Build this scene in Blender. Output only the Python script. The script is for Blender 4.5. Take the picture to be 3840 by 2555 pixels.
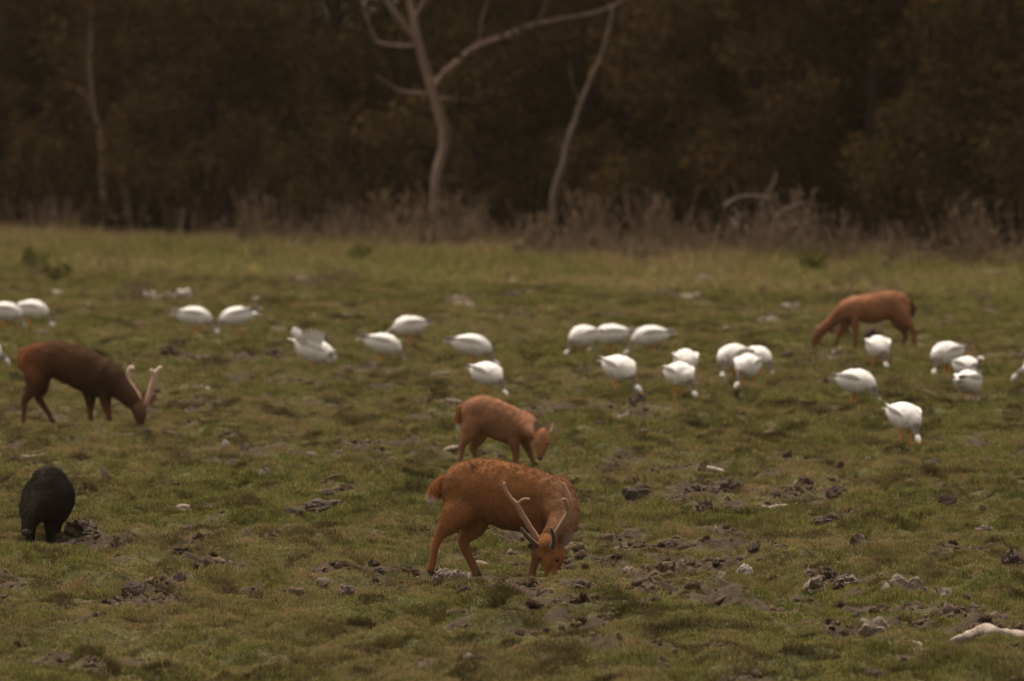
import bpy, math, random
import numpy as np
from mathutils import Vector

for o in list(bpy.data.objects):
    bpy.data.objects.remove(o)
random.seed(7)
RNG = np.random.default_rng(11)
scene = bpy.context.scene
C = scene.collection

# ------------------------------------------------------------------ camera
CAM_H, FPX, HORIZ = 3.18, 42667.0, 277.0          # metres, focal length and horizon row in photo pixels
cam_d = bpy.data.cameras.new('camera')
cam = bpy.data.objects.new('camera', cam_d)
C.objects.link(cam)
cam_d.sensor_width = 36.0
cam_d.lens = 400.0
cam_d.clip_start = 0.5
cam_d.clip_end = 6000
cam.location = (0, 0, CAM_H)
cam.rotation_euler = (math.radians(90) - math.atan((1277.5 - HORIZ) / FPX), 0, 0)
cam_d.dof.use_dof = True
cam_d.dof.focus_distance = 72.0
cam_d.dof.aperture_fstop = 6.0
scene.camera = cam
scene.render.engine = 'CYCLES'
scene.render.resolution_x = 1024
scene.render.resolution_y = 681

# ------------------------------------------------------------------ light
SUN_EL, SUN_AZ = math.radians(70), math.radians(335)    # high, a little beyond the clearing: tops are lit, fronts stay softer
world = bpy.data.worlds.new('World')
scene.world = world
world.use_nodes = True
wn = world.node_tree.nodes
wl = world.node_tree.links
wn.clear()
wo = wn.new('ShaderNodeOutputWorld')
bg = wn.new('ShaderNodeBackground')
sky = wn.new('ShaderNodeTexSky')
sky.sky_type = 'NISHITA'
sky.sun_disc = False
sky.sun_elevation = SUN_EL
sky.sun_rotation = SUN_AZ
sky.dust_density = 6.0
sky.air_density = 1.0
sky.ozone_density = 1.0
hs = wn.new('ShaderNodeHueSaturation')                  # an overcast sky: grey, slightly warm all over
hs.inputs['Saturation'].default_value = 0.18
tint = wn.new('ShaderNodeMix')
tint.data_type = 'RGBA'
tint.blend_type = 'MULTIPLY'
tint.inputs[0].default_value = 1.0
tint.inputs[7].default_value = (1.0, 0.88, 0.74, 1)
wl.new(sky.outputs[0], hs.inputs['Color'])
wl.new(hs.outputs[0], tint.inputs[6])
wl.new(tint.outputs[2], bg.inputs[0])
bg.inputs[1].default_value = 0.10
wl.new(bg.outputs[0], wo.inputs[0])
sun_d = bpy.data.lights.new('sun', 'SUN')
sun_d.energy = 1.4
sun_d.angle = math.radians(24)
sun_d.color = (1.0, 0.91, 0.80)
sun = bpy.data.objects.new('sun', sun_d)
C.objects.link(sun)
sd = Vector((math.sin(SUN_AZ) * math.cos(SUN_EL), math.cos(SUN_AZ) * math.cos(SUN_EL), math.sin(SUN_EL)))
sun.rotation_euler = sd.to_track_quat('Z', 'Y').to_euler()
sun.location = (0, 0, 60)
scene.view_settings.view_transform = 'Standard'
scene.view_settings.look = 'None'
scene.view_settings.gamma = 1.0
scene.view_settings.exposure = 1.18

# ------------------------------------------------------------------ helpers
def tag(o, label=None, cat=None, group=None, kind=None):
    if label: o['label'] = label
    if cat: o['category'] = cat
    if group: o['group'] = group
    if kind: o['kind'] = kind
    return o

def link(name, me, mat=None, parent=None, loc=None):
    o = bpy.data.objects.new(name, me)
    C.objects.link(o)
    if mat is not None and me is not None and len(me.materials) == 0:
        me.materials.append(mat)
    if parent is not None:
        o.parent = parent
    if loc is not None:
        o.location = loc
    return o

def empty(name, loc=(0, 0, 0), rz=0.0):
    o = bpy.data.objects.new(name, None)
    o.empty_display_size = 0.1
    C.objects.link(o)
    o.location = loc
    o.rotation_euler = (0, 0, rz)
    return o

def mesh_np(name, V, F, smooth=True):
    """V (n,3); F list of int arrays (m,3) / (m,4)."""
    me = bpy.data.meshes.new(name)
    V = np.asarray(V, np.float32)
    if not isinstance(F, list): F = [F]
    F = [np.asarray(f, np.int32) for f in F if len(f)]
    me.vertices.add(len(V))
    me.vertices.foreach_set('co', V.ravel())
    nl = sum(f.size for f in F)
    npoly = sum(len(f) for f in F)
    me.loops.add(nl)
    me.polygons.add(npoly)
    me.loops.foreach_set('vertex_index', np.concatenate([f.ravel() for f in F]))
    starts, s = [], 0
    for f in F:
        starts.append(np.arange(len(f), dtype=np.int32) * f.shape[1] + s)
        s += f.size
    me.polygons.foreach_set('loop_start', np.concatenate(starts))
    me.update(calc_edges=True)
    me.polygons.foreach_set('use_smooth', np.full(npoly, smooth))
    me.validate()
    return me

class MB:
    """collects pieces into one mesh"""
    def __init__(self):
        self.V, self.Q, self.T, self.Col, self.n = [], [], [], [], 0
    def add(self, V, Q=None, T=None, col=None):
        V = np.asarray(V, float)
        if Q is not None and len(Q): self.Q.append(np.asarray(Q) + self.n)
        if T is not None and len(T): self.T.append(np.asarray(T) + self.n)
        self.V.append(V)
        if col is None: col = (1, 1, 1)
        col = np.asarray(col, float)
        if col.ndim == 1: col = np.tile(col, (len(V), 1))
        self.Col.append(col)
        self.n += len(V)
    def mesh(self, name, smooth=True, col=True):
        F = []
        if self.Q: F.append(np.concatenate(self.Q))
        if self.T: F.append(np.concatenate(self.T))
        me = mesh_np(name, np.concatenate(self.V), F, smooth)
        if col: set_col(me, np.concatenate(self.Col))
        return me

def set_col(me, c, name='Col'):
    a = me.attributes.new(name, 'FLOAT_COLOR', 'POINT')
    c4 = np.ones((len(c), 4), np.float32)
    c4[:, :3] = c
    a.data.foreach_set('color', c4.ravel())

def cr(P, per=5):
    """Catmull-Rom through rows of P."""
    P = np.asarray(P, float)
    if len(P) < 3: 
        t = np.linspace(0, 1, per + 1)[:, None]
        return P[0] * (1 - t) + P[1] * t
    E = np.vstack([2 * P[0] - P[1], P, 2 * P[-1] - P[-2]])
    out = []
    for i in range(1, len(E) - 2):
        t = np.linspace(0, 1, per, endpoint=False)[:, None]
        a, b, c, d = E[i - 1], E[i], E[i + 1], E[i + 2]
        out.append(0.5 * (2 * b + (c - a) * t + (2 * a - 5 * b + 4 * c - d) * t ** 2 + (3 * b - a - 3 * c + d) * t ** 3))
    out.append(P[-1][None])
    return np.vstack(out)

def tube(rows, side=(0, 1, 0), n=14, per=5, smooth=True, vertical=False):
    """rows: x y z ra rb (ra along side, rb across). Returns V, Q, T, t(param per vertex)."""
    R = np.asarray(rows, float)
    if R.shape[1] == 4: R = np.column_stack([R, R[:, 3]])
    if smooth: R = cr(R, per)
    R[:, 3:] = np.maximum(R[:, 3:], 1e-4)
    P = R[:, :3]
    tan = np.gradient(P, axis=0)
    tan /= np.linalg.norm(tan, axis=1)[:, None] + 1e-9
    s = np.tile(np.asarray(side, float), (len(P), 1))
    if vertical:
        nn = np.tile(np.array([0, 0, 1.0]), (len(P), 1))
    else:
        s = s - tan * np.sum(s * tan, 1)[:, None]
        s /= np.linalg.norm(s, axis=1)[:, None] + 1e-9
        nn = np.cross(tan, s)
    a = np.linspace(0, 2 * math.pi, n, endpoint=False)
    V = P[:, None, :] + (np.cos(a)[None, :, None] * s[:, None, :] * R[:, 3][:, None, None]
                         + np.sin(a)[None, :, None] * nn[:, None, :] * R[:, 4][:, None, None])
    m = len(P)
    V = V.reshape(-1, 3)
    i = np.arange(m - 1)[:, None] * n
    j = np.arange(n)[None, :]
    j2 = (j + 1) % n
    Q = np.stack([i + j, i + j2, i + n + j2, i + n + j], -1).reshape(-1, 4)
    V = np.vstack([V, P[0] - tan[0] * R[0, 3:].min() * 0.6, P[-1] + tan[-1] * R[-1, 3:].min() * 0.6])
    jj = np.arange(n)
    T = np.vstack([np.stack([np.full(n, m * n), (jj + 1) % n, jj], -1),
                   np.stack([np.full(n, m * n + 1), (m - 1) * n + jj, (m - 1) * n + (jj + 1) % n], -1)])
    t = np.concatenate([np.repeat(np.linspace(0, 1, m), n), [0, 1]])
    return V, Q, T, t

def ball(c, r, n=12, m=8):
    c = np.asarray(c, float)
    r = np.ones(3) * r if np.isscalar(r) else np.asarray(r, float)
    z = np.cos(np.linspace(0.05, math.pi - 0.05, m))
    rows = [(0, 0, zz, math.sqrt(max(1 - zz * zz, 0)), math.sqrt(max(1 - zz * zz, 0))) for zz in z]
    V, Q, T, _ = tube(rows, (1, 0, 0), n, smooth=False)
    return V * r + c, Q, T

# ---- noise
def _h(ix, iy, s):
    v = (ix * 374761393 + iy * 668265263 + s * 982451653) & 0xFFFFFFFF
    v = ((v ^ (v >> 13)) * 1274126177) & 0xFFFFFFFF
    v = (v ^ (v >> 16)) & 0xFFFFFF
    return v / 8388607.5 - 1.0
def vn(x, y, s=0):
    x = np.asarray(x, float); y = np.asarray(y, float)
    ix = np.floor(x).astype(np.int64); iy = np.floor(y).astype(np.int64)
    fx = x - ix; fy = y - iy
    fx = fx * fx * fx * (fx * (fx * 6 - 15) + 10); fy = fy * fy * fy * (fy * (fy * 6 - 15) + 10)
    a, b, c, d = _h(ix, iy, s), _h(ix + 1, iy, s), _h(ix, iy + 1, s), _h(ix + 1, iy + 1, s)
    return (a * (1 - fx) + b * fx) * (1 - fy) + (c * (1 - fx) + d * fx) * fy
def sstep(a, b, x):
    t = np.clip((x - a) / (b - a), 0, 1)
    return t * t * (3 - 2 * t)

# ---- pixel of the photo to the ground
def gp(px, py):
    ppm = (py - HORIZ) / CAM_H
    return (px - 1920.0) / ppm, FPX / ppm, ppm
def yedge(x):
    return 216.0 - (np.asarray(x, float) + 9.7) * (30 / 18.1)

BUMPS = []                                   # x, y, radius, height: hummocks seen under a foot or a mound
def add_bump(px, py, r, h):
    x, y, _ = gp(px, py)
    BUMPS.append((x, y, r, h))
add_bump(1616, 2160, 0.18, 0.030)
add_bump(2062, 2215, 0.40, -0.03)
add_bump(2275, 2525, 0.30, 0.10)
add_bump(2130, 2475, 0.25, 0.05)
add_bump(310, 2045, 0.30, 0.07)
add_bump(520, 2300, 0.28, 0.06)
add_bump(490, 2390, 0.26, 0.07)
add_bump(60, 2330, 0.30, 0.05)
add_bump(2230, 2470, 0.2, 0.05)

FLAT = []                                    # spots where animals stand: the bumps are trodden lower there
def H(x, y):
    x = np.asarray(x, float); y = np.asarray(y, float)
    wx = x + 0.18 * vn(x / 0.7, y / 0.7, 41); wy = y + 0.25 * vn(x / 0.7, y / 0.7, 42)
    big = 0.030 * vn(x / 3.1, y / 4.3, 1) + 0.022 * vn(x / 1.3, y / 1.9, 2)
    bil = 0.075 * np.abs(vn(wx / 0.62, wy / 0.95, 3)) + 0.060 * vn(wx / 0.29, wy / 0.42, 4) + 0.045 * vn(wx / 0.14, wy / 0.19, 6) - 0.03
    fine = 0.016 * vn(x / 0.14, y / 0.16, 5)
    amp = 1.0 - 0.45 * sstep(120, 180, y)
    k = np.ones_like(x + y)
    for (fx, fy, r) in FLAT:
        k = k * (1 - 0.95 * np.exp(-((x - fx) ** 2 + ((y - fy) * 0.6) ** 2) / (r * r)))
    h = big * 0.8 + (bil + fine) * amp * k
    for (bx, by, r, hh) in BUMPS:
        h = h + hh * np.exp(-((x - bx) ** 2 + (y - by) ** 2) / (r * r))
    return h
BARE = []                                    # patches of open soil seen in the photo: x, y, rx, ry
def bare_px(px, py, w, depth=0.6):
    x, y, ppm = gp(px, py)
    BARE.append((x, y, w / ppm / 2, depth))
for a in [(1000, 1350, 330, 3.0), (700, 1350, 260, 2.5), (1400, 1400, 320, 2.0), (560, 2230, 300, 1.0), (420, 2480, 620, 0.8),
          (800, 2030, 260, 0.8), (700, 1920, 260, 0.7), (1190, 1930, 220, 0.7), (1640, 2500, 360, 0.7), (2280, 1780, 200, 1.2),
          (2600, 1880, 330, 1.3), (2950, 1860, 300, 1.4), (3230, 2085, 240, 0.9), (3150, 2200, 330, 0.7), (3480, 2250, 420, 0.6),
          (2620, 2200, 330, 0.6), (2420, 2080, 260, 0.8), (1950, 2050, 200, 0.8), (1400, 2230, 240, 0.6), (800, 2140, 330, 0.6),
          (620, 1120, 330, 3.0), (1650, 1540, 170, 1.5), (2380, 1560, 160, 1.5), (3110, 1350, 180, 2.0), (330, 2060, 300, 0.8),
          (1000, 2240, 260, 0.6), (1130, 2200, 200, 0.6), (2080, 2290, 330, 0.5), (3660, 2090, 300, 0.7), (2970, 2330, 260, 0.5),
          (1190, 1120, 130, 3), (1960, 1190, 160, 3), (2300, 1140, 130, 3), (1700, 1130, 200, 3), (3380, 1260, 120, 3), (2900, 1210, 200, 3)]:
    bare_px(*a)
def bare(x, y):
    x = np.asarray(x, float); y = np.asarray(y, float)
    n = 0.45 * vn(x / 1.1, y / 2.6, 21) + 0.55 * vn(x / 0.42, y / 0.7, 22) + 0.5 * vn(x / 0.16, y / 0.22, 23)
    b = sstep(0.32, 0.66, n) * .95
    for (bx, by, rx, ry) in BARE:
        d = ((x - bx) / rx) ** 2 + ((y - by) / ry) ** 2
        b = np.maximum(b, .92 * sstep(1.15, 0.1, d + 1.5 * n))
    b = np.maximum(b * (1 - 0.5 * sstep(165, 185, y)), sstep(-1.0, 3.0, y - yedge(x)))
    return b

# ------------------------------------------------------------------ materials
def nmat(name):
    m = bpy.data.materials.new(name)
    m.use_nodes = True
    nt = m.node_tree
    return m, nt, nt.nodes['Principled BSDF']
def N(nt, typ, **kw):
    n = nt.nodes.new(typ)
    for k, v in kw.items(): setattr(n, k, v)
    return n
def mixc(nt, fac, a, b, blend='MIX'):
    m = N(nt, 'ShaderNodeMix', data_type='RGBA', blend_type=blend)
    for idx, v in ((0, fac), (6, a), (7, b)):
        if hasattr(v, 'links'): nt.links.new(v, m.inputs[idx])
        elif idx == 0: m.inputs[0].default_value = v
        else: m.inputs[idx].default_value = (*v, 1)
    return m.outputs[2]
def noise(nt, scale, detail=4, rough=0.6, coord='Object', stretch=None):
    tc = N(nt, 'ShaderNodeTexCoord')
    out = tc.outputs[coord]
    if stretch:
        mp = N(nt, 'ShaderNodeMapping')
        mp.inputs['Scale'].default_value = stretch
        nt.links.new(out, mp.inputs[0]); out = mp.outputs[0]
    t = N(nt, 'ShaderNodeTexNoise')
    t.inputs['Scale'].default_value = scale
    t.inputs['Detail'].default_value = detail
    t.inputs['Roughness'].default_value = rough
    nt.links.new(out, t.inputs['Vector'])
    return t.outputs[0]
def ramp(nt, v, a, b, c0=(0, 0, 0), c1=(1, 1, 1)):
    r = N(nt, 'ShaderNodeValToRGB')
    r.color_ramp.elements[0].position = a; r.color_ramp.elements[1].position = b
    r.color_ramp.elements[0].color = (*c0, 1); r.color_ramp.elements[1].color = (*c1, 1)
    nt.links.new(v, r.inputs[0])
    return r.outputs[0]
def bump(nt, p, v, strength=0.5, dist=0.02):
    b = N(nt, 'ShaderNodeBump')
    b.inputs['Strength'].default_value = strength
    b.inputs['Distance'].default_value = dist
    nt.links.new(v, b.inputs['Height'])
    nt.links.new(b.outputs[0], p.inputs['Normal'])
def attr(nt, name, typ='GEOMETRY'):
    a = N(nt, 'ShaderNodeAttribute', attribute_name=name, attribute_type=typ)
    return a

def mat_plain(name, c0, c1, scale, rough=0.85, bstr=0.5, bdist=0.01, stretch=None, usecol=False):
    m, nt, p = nmat(name)
    v = noise(nt, scale, 6, 0.65, stretch=stretch)
    col = mixc(nt, ramp(nt, v, 0.3, 0.7), c0, c1)
    if usecol: col = mixc(nt, 1.0, col, attr(nt, 'Col').outputs['Color'], 'MULTIPLY')
    nt.links.new(col, p.inputs['Base Color'])
    p.inputs['Roughness'].default_value = rough
    p.inputs['Specular IOR Level'].default_value = 0.25
    if bstr: bump(nt, p, v, bstr, bdist)
    return m

# soil and turf floor
M_ground, nt, p = nmat('turf_and_soil')
n1 = noise(nt, 0.9, 6, 0.6); n2 = noise(nt, 14, 6, 0.7); n3 = noise(nt, 60, 3, 0.6)
soil = mixc(nt, ramp(nt, n2, 0.3, 0.72), (0.028, 0.019, 0.012), (0.090, 0.063, 0.044))
turf = mixc(nt, ramp(nt, n1, 0.35, 0.65), (0.070, 0.070, 0.026), (0.090, 0.078, 0.034))
turf = mixc(nt, ramp(nt, n3, 0.35, 0.75), turf, (0.105, 0.105, 0.042))
gcol = mixc(nt, attr(nt, 'bare').outputs['Fac'], turf, soil)
nt.links.new(gcol, p.inputs['Base Color'])
p.inputs['Roughness'].default_value = 0.95
p.inputs['Specular IOR Level'].default_value = 0.1
bump(nt, p, n2, 1.0, 0.05)

def mat_leafy(name, c0, c1, trans=0.3, inst=False, dry=None, scale=0.6):
    m, nt, p = nmat(name)
    nt.nodes.remove(p)
    out = nt.nodes['Material Output']
    oi = N(nt, 'ShaderNodeObjectInfo')
    col = mixc(nt, oi.outputs['Random'], c0, c1)
    col = mixc(nt, 1.0, col, attr(nt, 'Col').outputs['Color'], 'MULTIPLY')
    if inst:
        a = attr(nt, 'tint', 'INSTANCER')
        col = mixc(nt, a.outputs['Fac'], col, dry)
        col = mixc(nt, attr(nt, 'thatch_shade', 'INSTANCER').outputs['Fac'], col, (0.045, 0.033, 0.017))  # dead thatch brown; it also paints the shade in gaps between tufts
        col = mixc(nt, 1.0, col, attr(nt, 'Col').outputs['Color'], 'MULTIPLY')
    d = N(nt, 'ShaderNodeBsdfDiffuse'); t = N(nt, 'ShaderNodeBsdfTranslucent')
    mx = N(nt, 'ShaderNodeMixShader'); mx.inputs[0].default_value = trans
    nt.links.new(col, d.inputs[0]); nt.links.new(col, t.inputs[0])
    nt.links.new(d.outputs[0], mx.inputs[1]); nt.links.new(t.outputs[0], mx.inputs[2])
    nt.links.new(mx.outputs[0], out.inputs[0])
    return m
M_grass = mat_leafy('short_grass', (0.128, 0.146, 0.045), (0.178, 0.174, 0.063), 0.25, True, (0.262, 0.200, 0.105))
M_tall = mat_leafy('tall_grass', (0.140, 0.150, 0.050), (0.180, 0.170, 0.066), 0.25, True, (0.26, 0.185, 0.110))
M_crumb = mat_leafy('soil_crumb', (0.034, 0.023, 0.015), (0.070, 0.048, 0.033), 0.0, True, (0.115, 0.085, 0.063))
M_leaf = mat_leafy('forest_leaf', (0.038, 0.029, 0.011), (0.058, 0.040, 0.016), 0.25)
M_weed = mat_leafy('weed_leaf', (0.075, 0.095, 0.024), (0.10, 0.10, 0.03), 0.25)
M_bark = mat_plain('grey_brown_bark', (0.130, 0.088, 0.065), (0.235, 0.168, 0.130), 9, 0.9, 0.8, 0.02, (1, 1, 0.25))
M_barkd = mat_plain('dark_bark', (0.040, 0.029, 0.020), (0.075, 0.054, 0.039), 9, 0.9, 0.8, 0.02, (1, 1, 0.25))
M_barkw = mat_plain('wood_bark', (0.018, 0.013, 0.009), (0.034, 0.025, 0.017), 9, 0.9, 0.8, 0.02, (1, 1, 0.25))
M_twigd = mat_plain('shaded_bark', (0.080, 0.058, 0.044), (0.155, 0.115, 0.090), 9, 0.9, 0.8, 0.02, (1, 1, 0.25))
M_twig = mat_plain('dry_twig', (0.075, 0.049, 0.029), (0.175, 0.119, 0.073), 12, 0.9, 0)
M_pale = mat_plain('bleached_wood', (0.15, 0.115, 0.092), (0.33, 0.27, 0.225), 22, 0.85, 0.7, 0.006, (1, 1, 1))
M_brownwood = mat_plain('brown_wood', (0.085, 0.060, 0.042), (0.19, 0.14, 0.105), 20, 0.9, 0.7, 0.006)
M_clodp = mat_plain('dried_mud', (0.130, 0.092, 0.068), (0.42, 0.34, 0.285), 26, 0.95, 1.0, 0.02)
M_clodw = mat_plain('pale_stone', (0.30, 0.27, 0.24), (0.55, 0.51, 0.47), 30, 0.9, 0.8, 0.01)
M_clodd = mat_plain('dark_earth', (0.048, 0.034, 0.024), (0.135, 0.098, 0.072), 24, 0.95, 1.0, 0.02)
M_clodr = mat_plain('reddish_earth', (0.065, 0.040, 0.024), (0.17, 0.105, 0.066), 26, 0.95, 1.0, 0.02)

def mat_col(name, rough=0.75, nscale=40, amt=0.35, sheen=0.0, bstr=0.3, bdist=0.004, stretch=None, spec=0.3):
    m, nt, p = nmat(name)
    v = noise(nt, nscale, 4, 0.7, stretch=stretch)
    c = attr(nt, 'Col').outputs['Color']
    f = ramp(nt, v, 0.25, 0.75, (1 - amt,) * 3, (1 + amt * 0.5,) * 3)
    col = mixc(nt, 1.0, c, f, 'MULTIPLY')
    nt.links.new(col, p.inputs['Base Color'])
    p.inputs['Roughness'].default_value = rough
    p.inputs['Specular IOR Level'].default_value = spec
    if sheen:
        p.inputs['Sheen Weight'].default_value = sheen
        p.inputs['Sheen Roughness'].default_value = 0.5
    if bstr: bump(nt, p, v, bstr, bdist)
    return m
M_coat = mat_col('deer_coat', 0.95, 70, 0.45, 0.0, 0.8, 0.008, (1, 1, 2.2), 0.05)
M_antler = mat_col('velvet_antler', 0.85, 90, 0.2, 0.3, 0.2, 0.002)
M_goose = mat_col('goose_plumage', 0.75, 38, 0.12, 0.0, 0.35, 0.006, (0.5, 1.6, 1.6))
M_horn = mat_col('horn_and_skin', 0.55, 30, 0.2, 0.0, 0.1, 0.002)
M_eye, nt, p = nmat('wet_dark_eye')
p.inputs['Base Color'].default_value = (0.008, 0.006, 0.005, 1)
p.inputs['Roughness'].default_value = 0.12
M_fur, nt, p = nmat('fur_hair')
nt.links.new(attr(nt, 'hcol').outputs['Color'], p.inputs['Base Color'])
p.inputs['Roughness'].default_value = 0.75
p.inputs['Specular IOR Level'].default_value = 0.12

# ------------------------------------------------------------------ where the big animals stand
SPOT = {}
for nm, px, py, r in (('stag', 1876, 2160, 0.55), ('doe', 1857, 1757, 0.5), ('far', 3245, 1309, 0.6), ('dark', 224, 1600, 0.6), ('boar', 160, 2053, 0.4)):
    x, y, ppm = gp(px, py)
    SPOT[nm] = (x, y, ppm)
    FLAT.append((x, y - .4, r * 1.25))

# ------------------------------------------------------------------ ground
def axis(fine, lo, hi, g0):
    out = list(fine)
    step = g0
    v = fine[-1]
    while v < hi:
        step *= 1.45; v += step; out.append(v)
    step = g0; v = fine[0]
    pre = []
    while v > lo:
        step *= 1.45; v -= step; pre.append(v)
    return np.array(pre[::-1] + out)
xs = axis(np.concatenate([np.arange(-11.5, -5.2, 0.09), np.arange(-5.2, 5.2, 0.047), np.arange(5.2, 11.6, 0.09)]), -1500, 1500, 0.15)
ys = axis(np.concatenate([np.arange(55, 95, 0.05), np.arange(95, 150, 0.1), np.arange(150, 232, 0.28)]), -400, 3500, 0.3)
GX, GY = np.meshgrid(xs, ys)
GZ = H(GX, GY)
gb = bare(GX, GY)
far_k = np.exp(-(np.maximum(np.abs(GX) - 14, 0) / 10) ** 2) * np.exp(-(np.maximum(50 - GY, 0) / 15) ** 2) * np.exp(-(np.maximum(GY - 235, 0) / 15) ** 2)
GZ = GZ * far_k
GZ = GZ - 0.015 * gb * far_k + gb * (0.05 * np.abs(vn(GX / 0.13, GY / 0.16, 31)) + .02 * vn(GX / .07, GY / .08, 32)) * far_k
nx, ny = len(xs), len(ys)
i = (np.arange(ny - 1)[:, None] * nx + np.arange(nx - 1)[None, :]).ravel()
gme = mesh_np('ground', np.stack([GX, GY, GZ], -1).reshape(-1, 3), np.stack([i, i + 1, i + nx + 1, i + nx], -1))
ba = gme.attributes.new('bare', 'FLOAT', 'POINT')
ba.data.foreach_set('value', gb.ravel().astype(np.float32))
ground = tag(link('ground', gme, M_ground), 'lumpy short turf of the clearing with open brown soil', 'ground', kind='structure')

# ------------------------------------------------------------------ grass
def tuft_mesh(name, nb, rad, h0, h1, w, seed, lean=0.6, seg=2):
    r = random.Random(seed)
    mb = MB()
    for _ in range(nb):
        a = r.uniform(0, 6.283); d = rad * math.sqrt(r.random())
        bx, by = d * math.cos(a), d * math.sin(a)
        L = r.uniform(h0, h1); la = r.uniform(0, 6.283); ln = r.uniform(0.1, 1) * lean
        fa = r.uniform(0, 3.1416)
        ww = w * r.uniform(0.6, 1.2)
        sx, sy = math.cos(fa) * ww / 2, math.sin(fa) * ww / 2
        V = []
        for s in range(seg):
            t = s / seg
            k = ln * L * t * t * 1.3
            z = L * t * (1 - 0.3 * ln * t)
            f = 1 - 0.3 * t
            V += [(bx + math.cos(la) * k - sx * f, by + math.sin(la) * k - sy * f, z - (0.01 if s == 0 else 0)), (bx + math.cos(la) * k + sx * f, by + math.sin(la) * k + sy * f, z - (0.01 if s == 0 else 0))]
        k = ln * L * 1.3
        V.append((bx + math.cos(la) * k, by + math.sin(la) * k, L * (1 - 0.3 * ln)))
        Q = [(2 * s, 2 * s + 1, 2 * s + 3, 2 * s + 2) for s in range(seg - 1)]
        T = [(2 * seg - 2, 2 * seg - 1, 2 * seg)]
        g = r.uniform(0.6, 1.3)
        warm = r.uniform(0.85, 1.2)
        mb.add(V, Q, T, (g * warm, g, g * r.uniform(0.8, 1.1)))
    return mb.mesh(name, False)

def scatter_object(name, pts, rot, scl, idx, tintv, sources, mat, label, cat, thatch_shade=None):
    coll = bpy.data.collections.new(name + '_sources')
    for k, me in enumerate(sources):
        me.materials.append(mat)
        o = bpy.data.objects.new('%s_blade_%02d' % (name, k), me)
        coll.objects.link(o)
    me = bpy.data.meshes.new(name)
    me.vertices.add(len(pts))
    me.vertices.foreach_set('co', pts.astype(np.float32).ravel())
    for nm, typ, arr in (('rot', 'FLOAT_VECTOR', rot), ('scl', 'FLOAT_VECTOR', scl)):
        a = me.attributes.new(nm, typ, 'POINT'); a.data.foreach_set('vector', arr.astype(np.float32).ravel())
    a = me.attributes.new('idx', 'INT', 'POINT'); a.data.foreach_set('value', idx.astype(np.int32))
    a = me.attributes.new('tint', 'FLOAT', 'POINT'); a.data.foreach_set('value', tintv.astype(np.float32))
    a = me.attributes.new('thatch_shade', 'FLOAT', 'POINT'); a.data.foreach_set('value', (thatch_shade if thatch_shade is not None else 0 * tintv).astype(np.float32))
    me.materials.append(mat)
    ob = link(name, me)
    ng = bpy.data.node_groups.new(name, 'GeometryNodeTree')
    ng.interface.new_socket('Geometry', in_out='INPUT', socket_type='NodeSocketGeometry')
    ng.interface.new_socket('Geometry', in_out='OUTPUT', socket_type='NodeSocketGeometry')
    gi = ng.nodes.new('NodeGroupInput'); go = ng.nodes.new('NodeGroupOutput')
    ip = ng.nodes.new('GeometryNodeInstanceOnPoints')
    ci = ng.nodes.new('GeometryNodeCollectionInfo')
    ci.inputs['Collection'].default_value = coll
    ci.inputs['Separate Children'].default_value = True
    ci.inputs['Reset Children'].default_value = True
    def na(nm, typ):
        n = ng.nodes.new('GeometryNodeInputNamedAttribute'); n.data_type = typ
        n.inputs['Name'].default_value = nm
        return n.outputs['Attribute']
    L = ng.links.new
    L(gi.outputs[0], ip.inputs['Points']); L(ci.outputs[0], ip.inputs['Instance'])
    ip.inputs['Pick Instance'].default_value = True
    L(na('idx', 'INT'), ip.inputs['Instance Index'])
    L(na('rot', 'FLOAT_VECTOR'), ip.inputs['Rotation'])
    L(na('scl', 'FLOAT_VECTOR'), ip.inputs['Scale'])
    L(ip.outputs[0], go.inputs[0])
    md = ob.modifiers.new('scatter', 'NODES'); md.node_group = ng
    tag(ob, label, cat, kind='stuff')
    return ob

def scatter_pts(y0, y1, dens, margin):
    w1 = y1 * 0.045 + margin
    n = int((y1 - y0) * 2 * w1 * dens)
    y = RNG.uniform(y0, y1, n); x = RNG.uniform(-w1, w1, n)
    k = np.abs(x) < y * 0.045 + margin
    return x[k], y[k]
X, Y, S = [], [], []
for y0, y1, d, s0 in ((56, 84, 380, 0.85), (84, 115, 230, 1.0), (115, 150, 130, 1.2), (150, 212, 70, 1.5)):
    x, y = scatter_pts(y0, y1, d, 1.8)
    X.append(x); Y.append(y); S.append(np.full(len(x), s0))
X = np.concatenate(X); Y = np.concatenate(Y); S = np.concatenate(S)
b = bare(X, Y)
keep = RNG.random(len(X)) > b * .80 + 0.01
X, Y, S, b = X[keep], Y[keep], S[keep], b[keep]
nn_ = len(X)
hgt = 0.95 + 0.4 * vn(X / 0.8, Y / 1.2, 51) + 0.7 * vn(X / 0.2, Y / 0.3, 52) - 0.4 * b
for (fx, fy, r) in FLAT:
    hgt = hgt * (1 - .50 * np.exp(-((X - fx) ** 2 + ((Y - fy) * .5) ** 2) / (r * r)))     # trodden and grazed short
pts = np.stack([X, Y, H(X, Y) - 0.015 * b - 0.002], -1)
ep = 0.05
gx = (H(X + ep, Y) - H(X - ep, Y)) / (2 * ep); gy = (H(X, Y + ep) - H(X, Y - ep)) / (2 * ep)
nz_ = 1 / np.sqrt(1 + gx * gx + gy * gy); nx_ = -gx * nz_; ny_ = -gy * nz_
yaw = RNG.uniform(0, 6.283, nn_)
n1x = nx_ * np.cos(yaw) + ny_ * np.sin(yaw); n1y = -nx_ * np.sin(yaw) + ny_ * np.cos(yaw)
rot = np.stack([-np.arcsin(np.clip(n1y, -1, 1)) + RNG.normal(0, .08, nn_), np.arctan2(n1x, nz_) + RNG.normal(0, .08, nn_), yaw], -1)
sz = S * RNG.uniform(0.7, 1.25, nn_)
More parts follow.
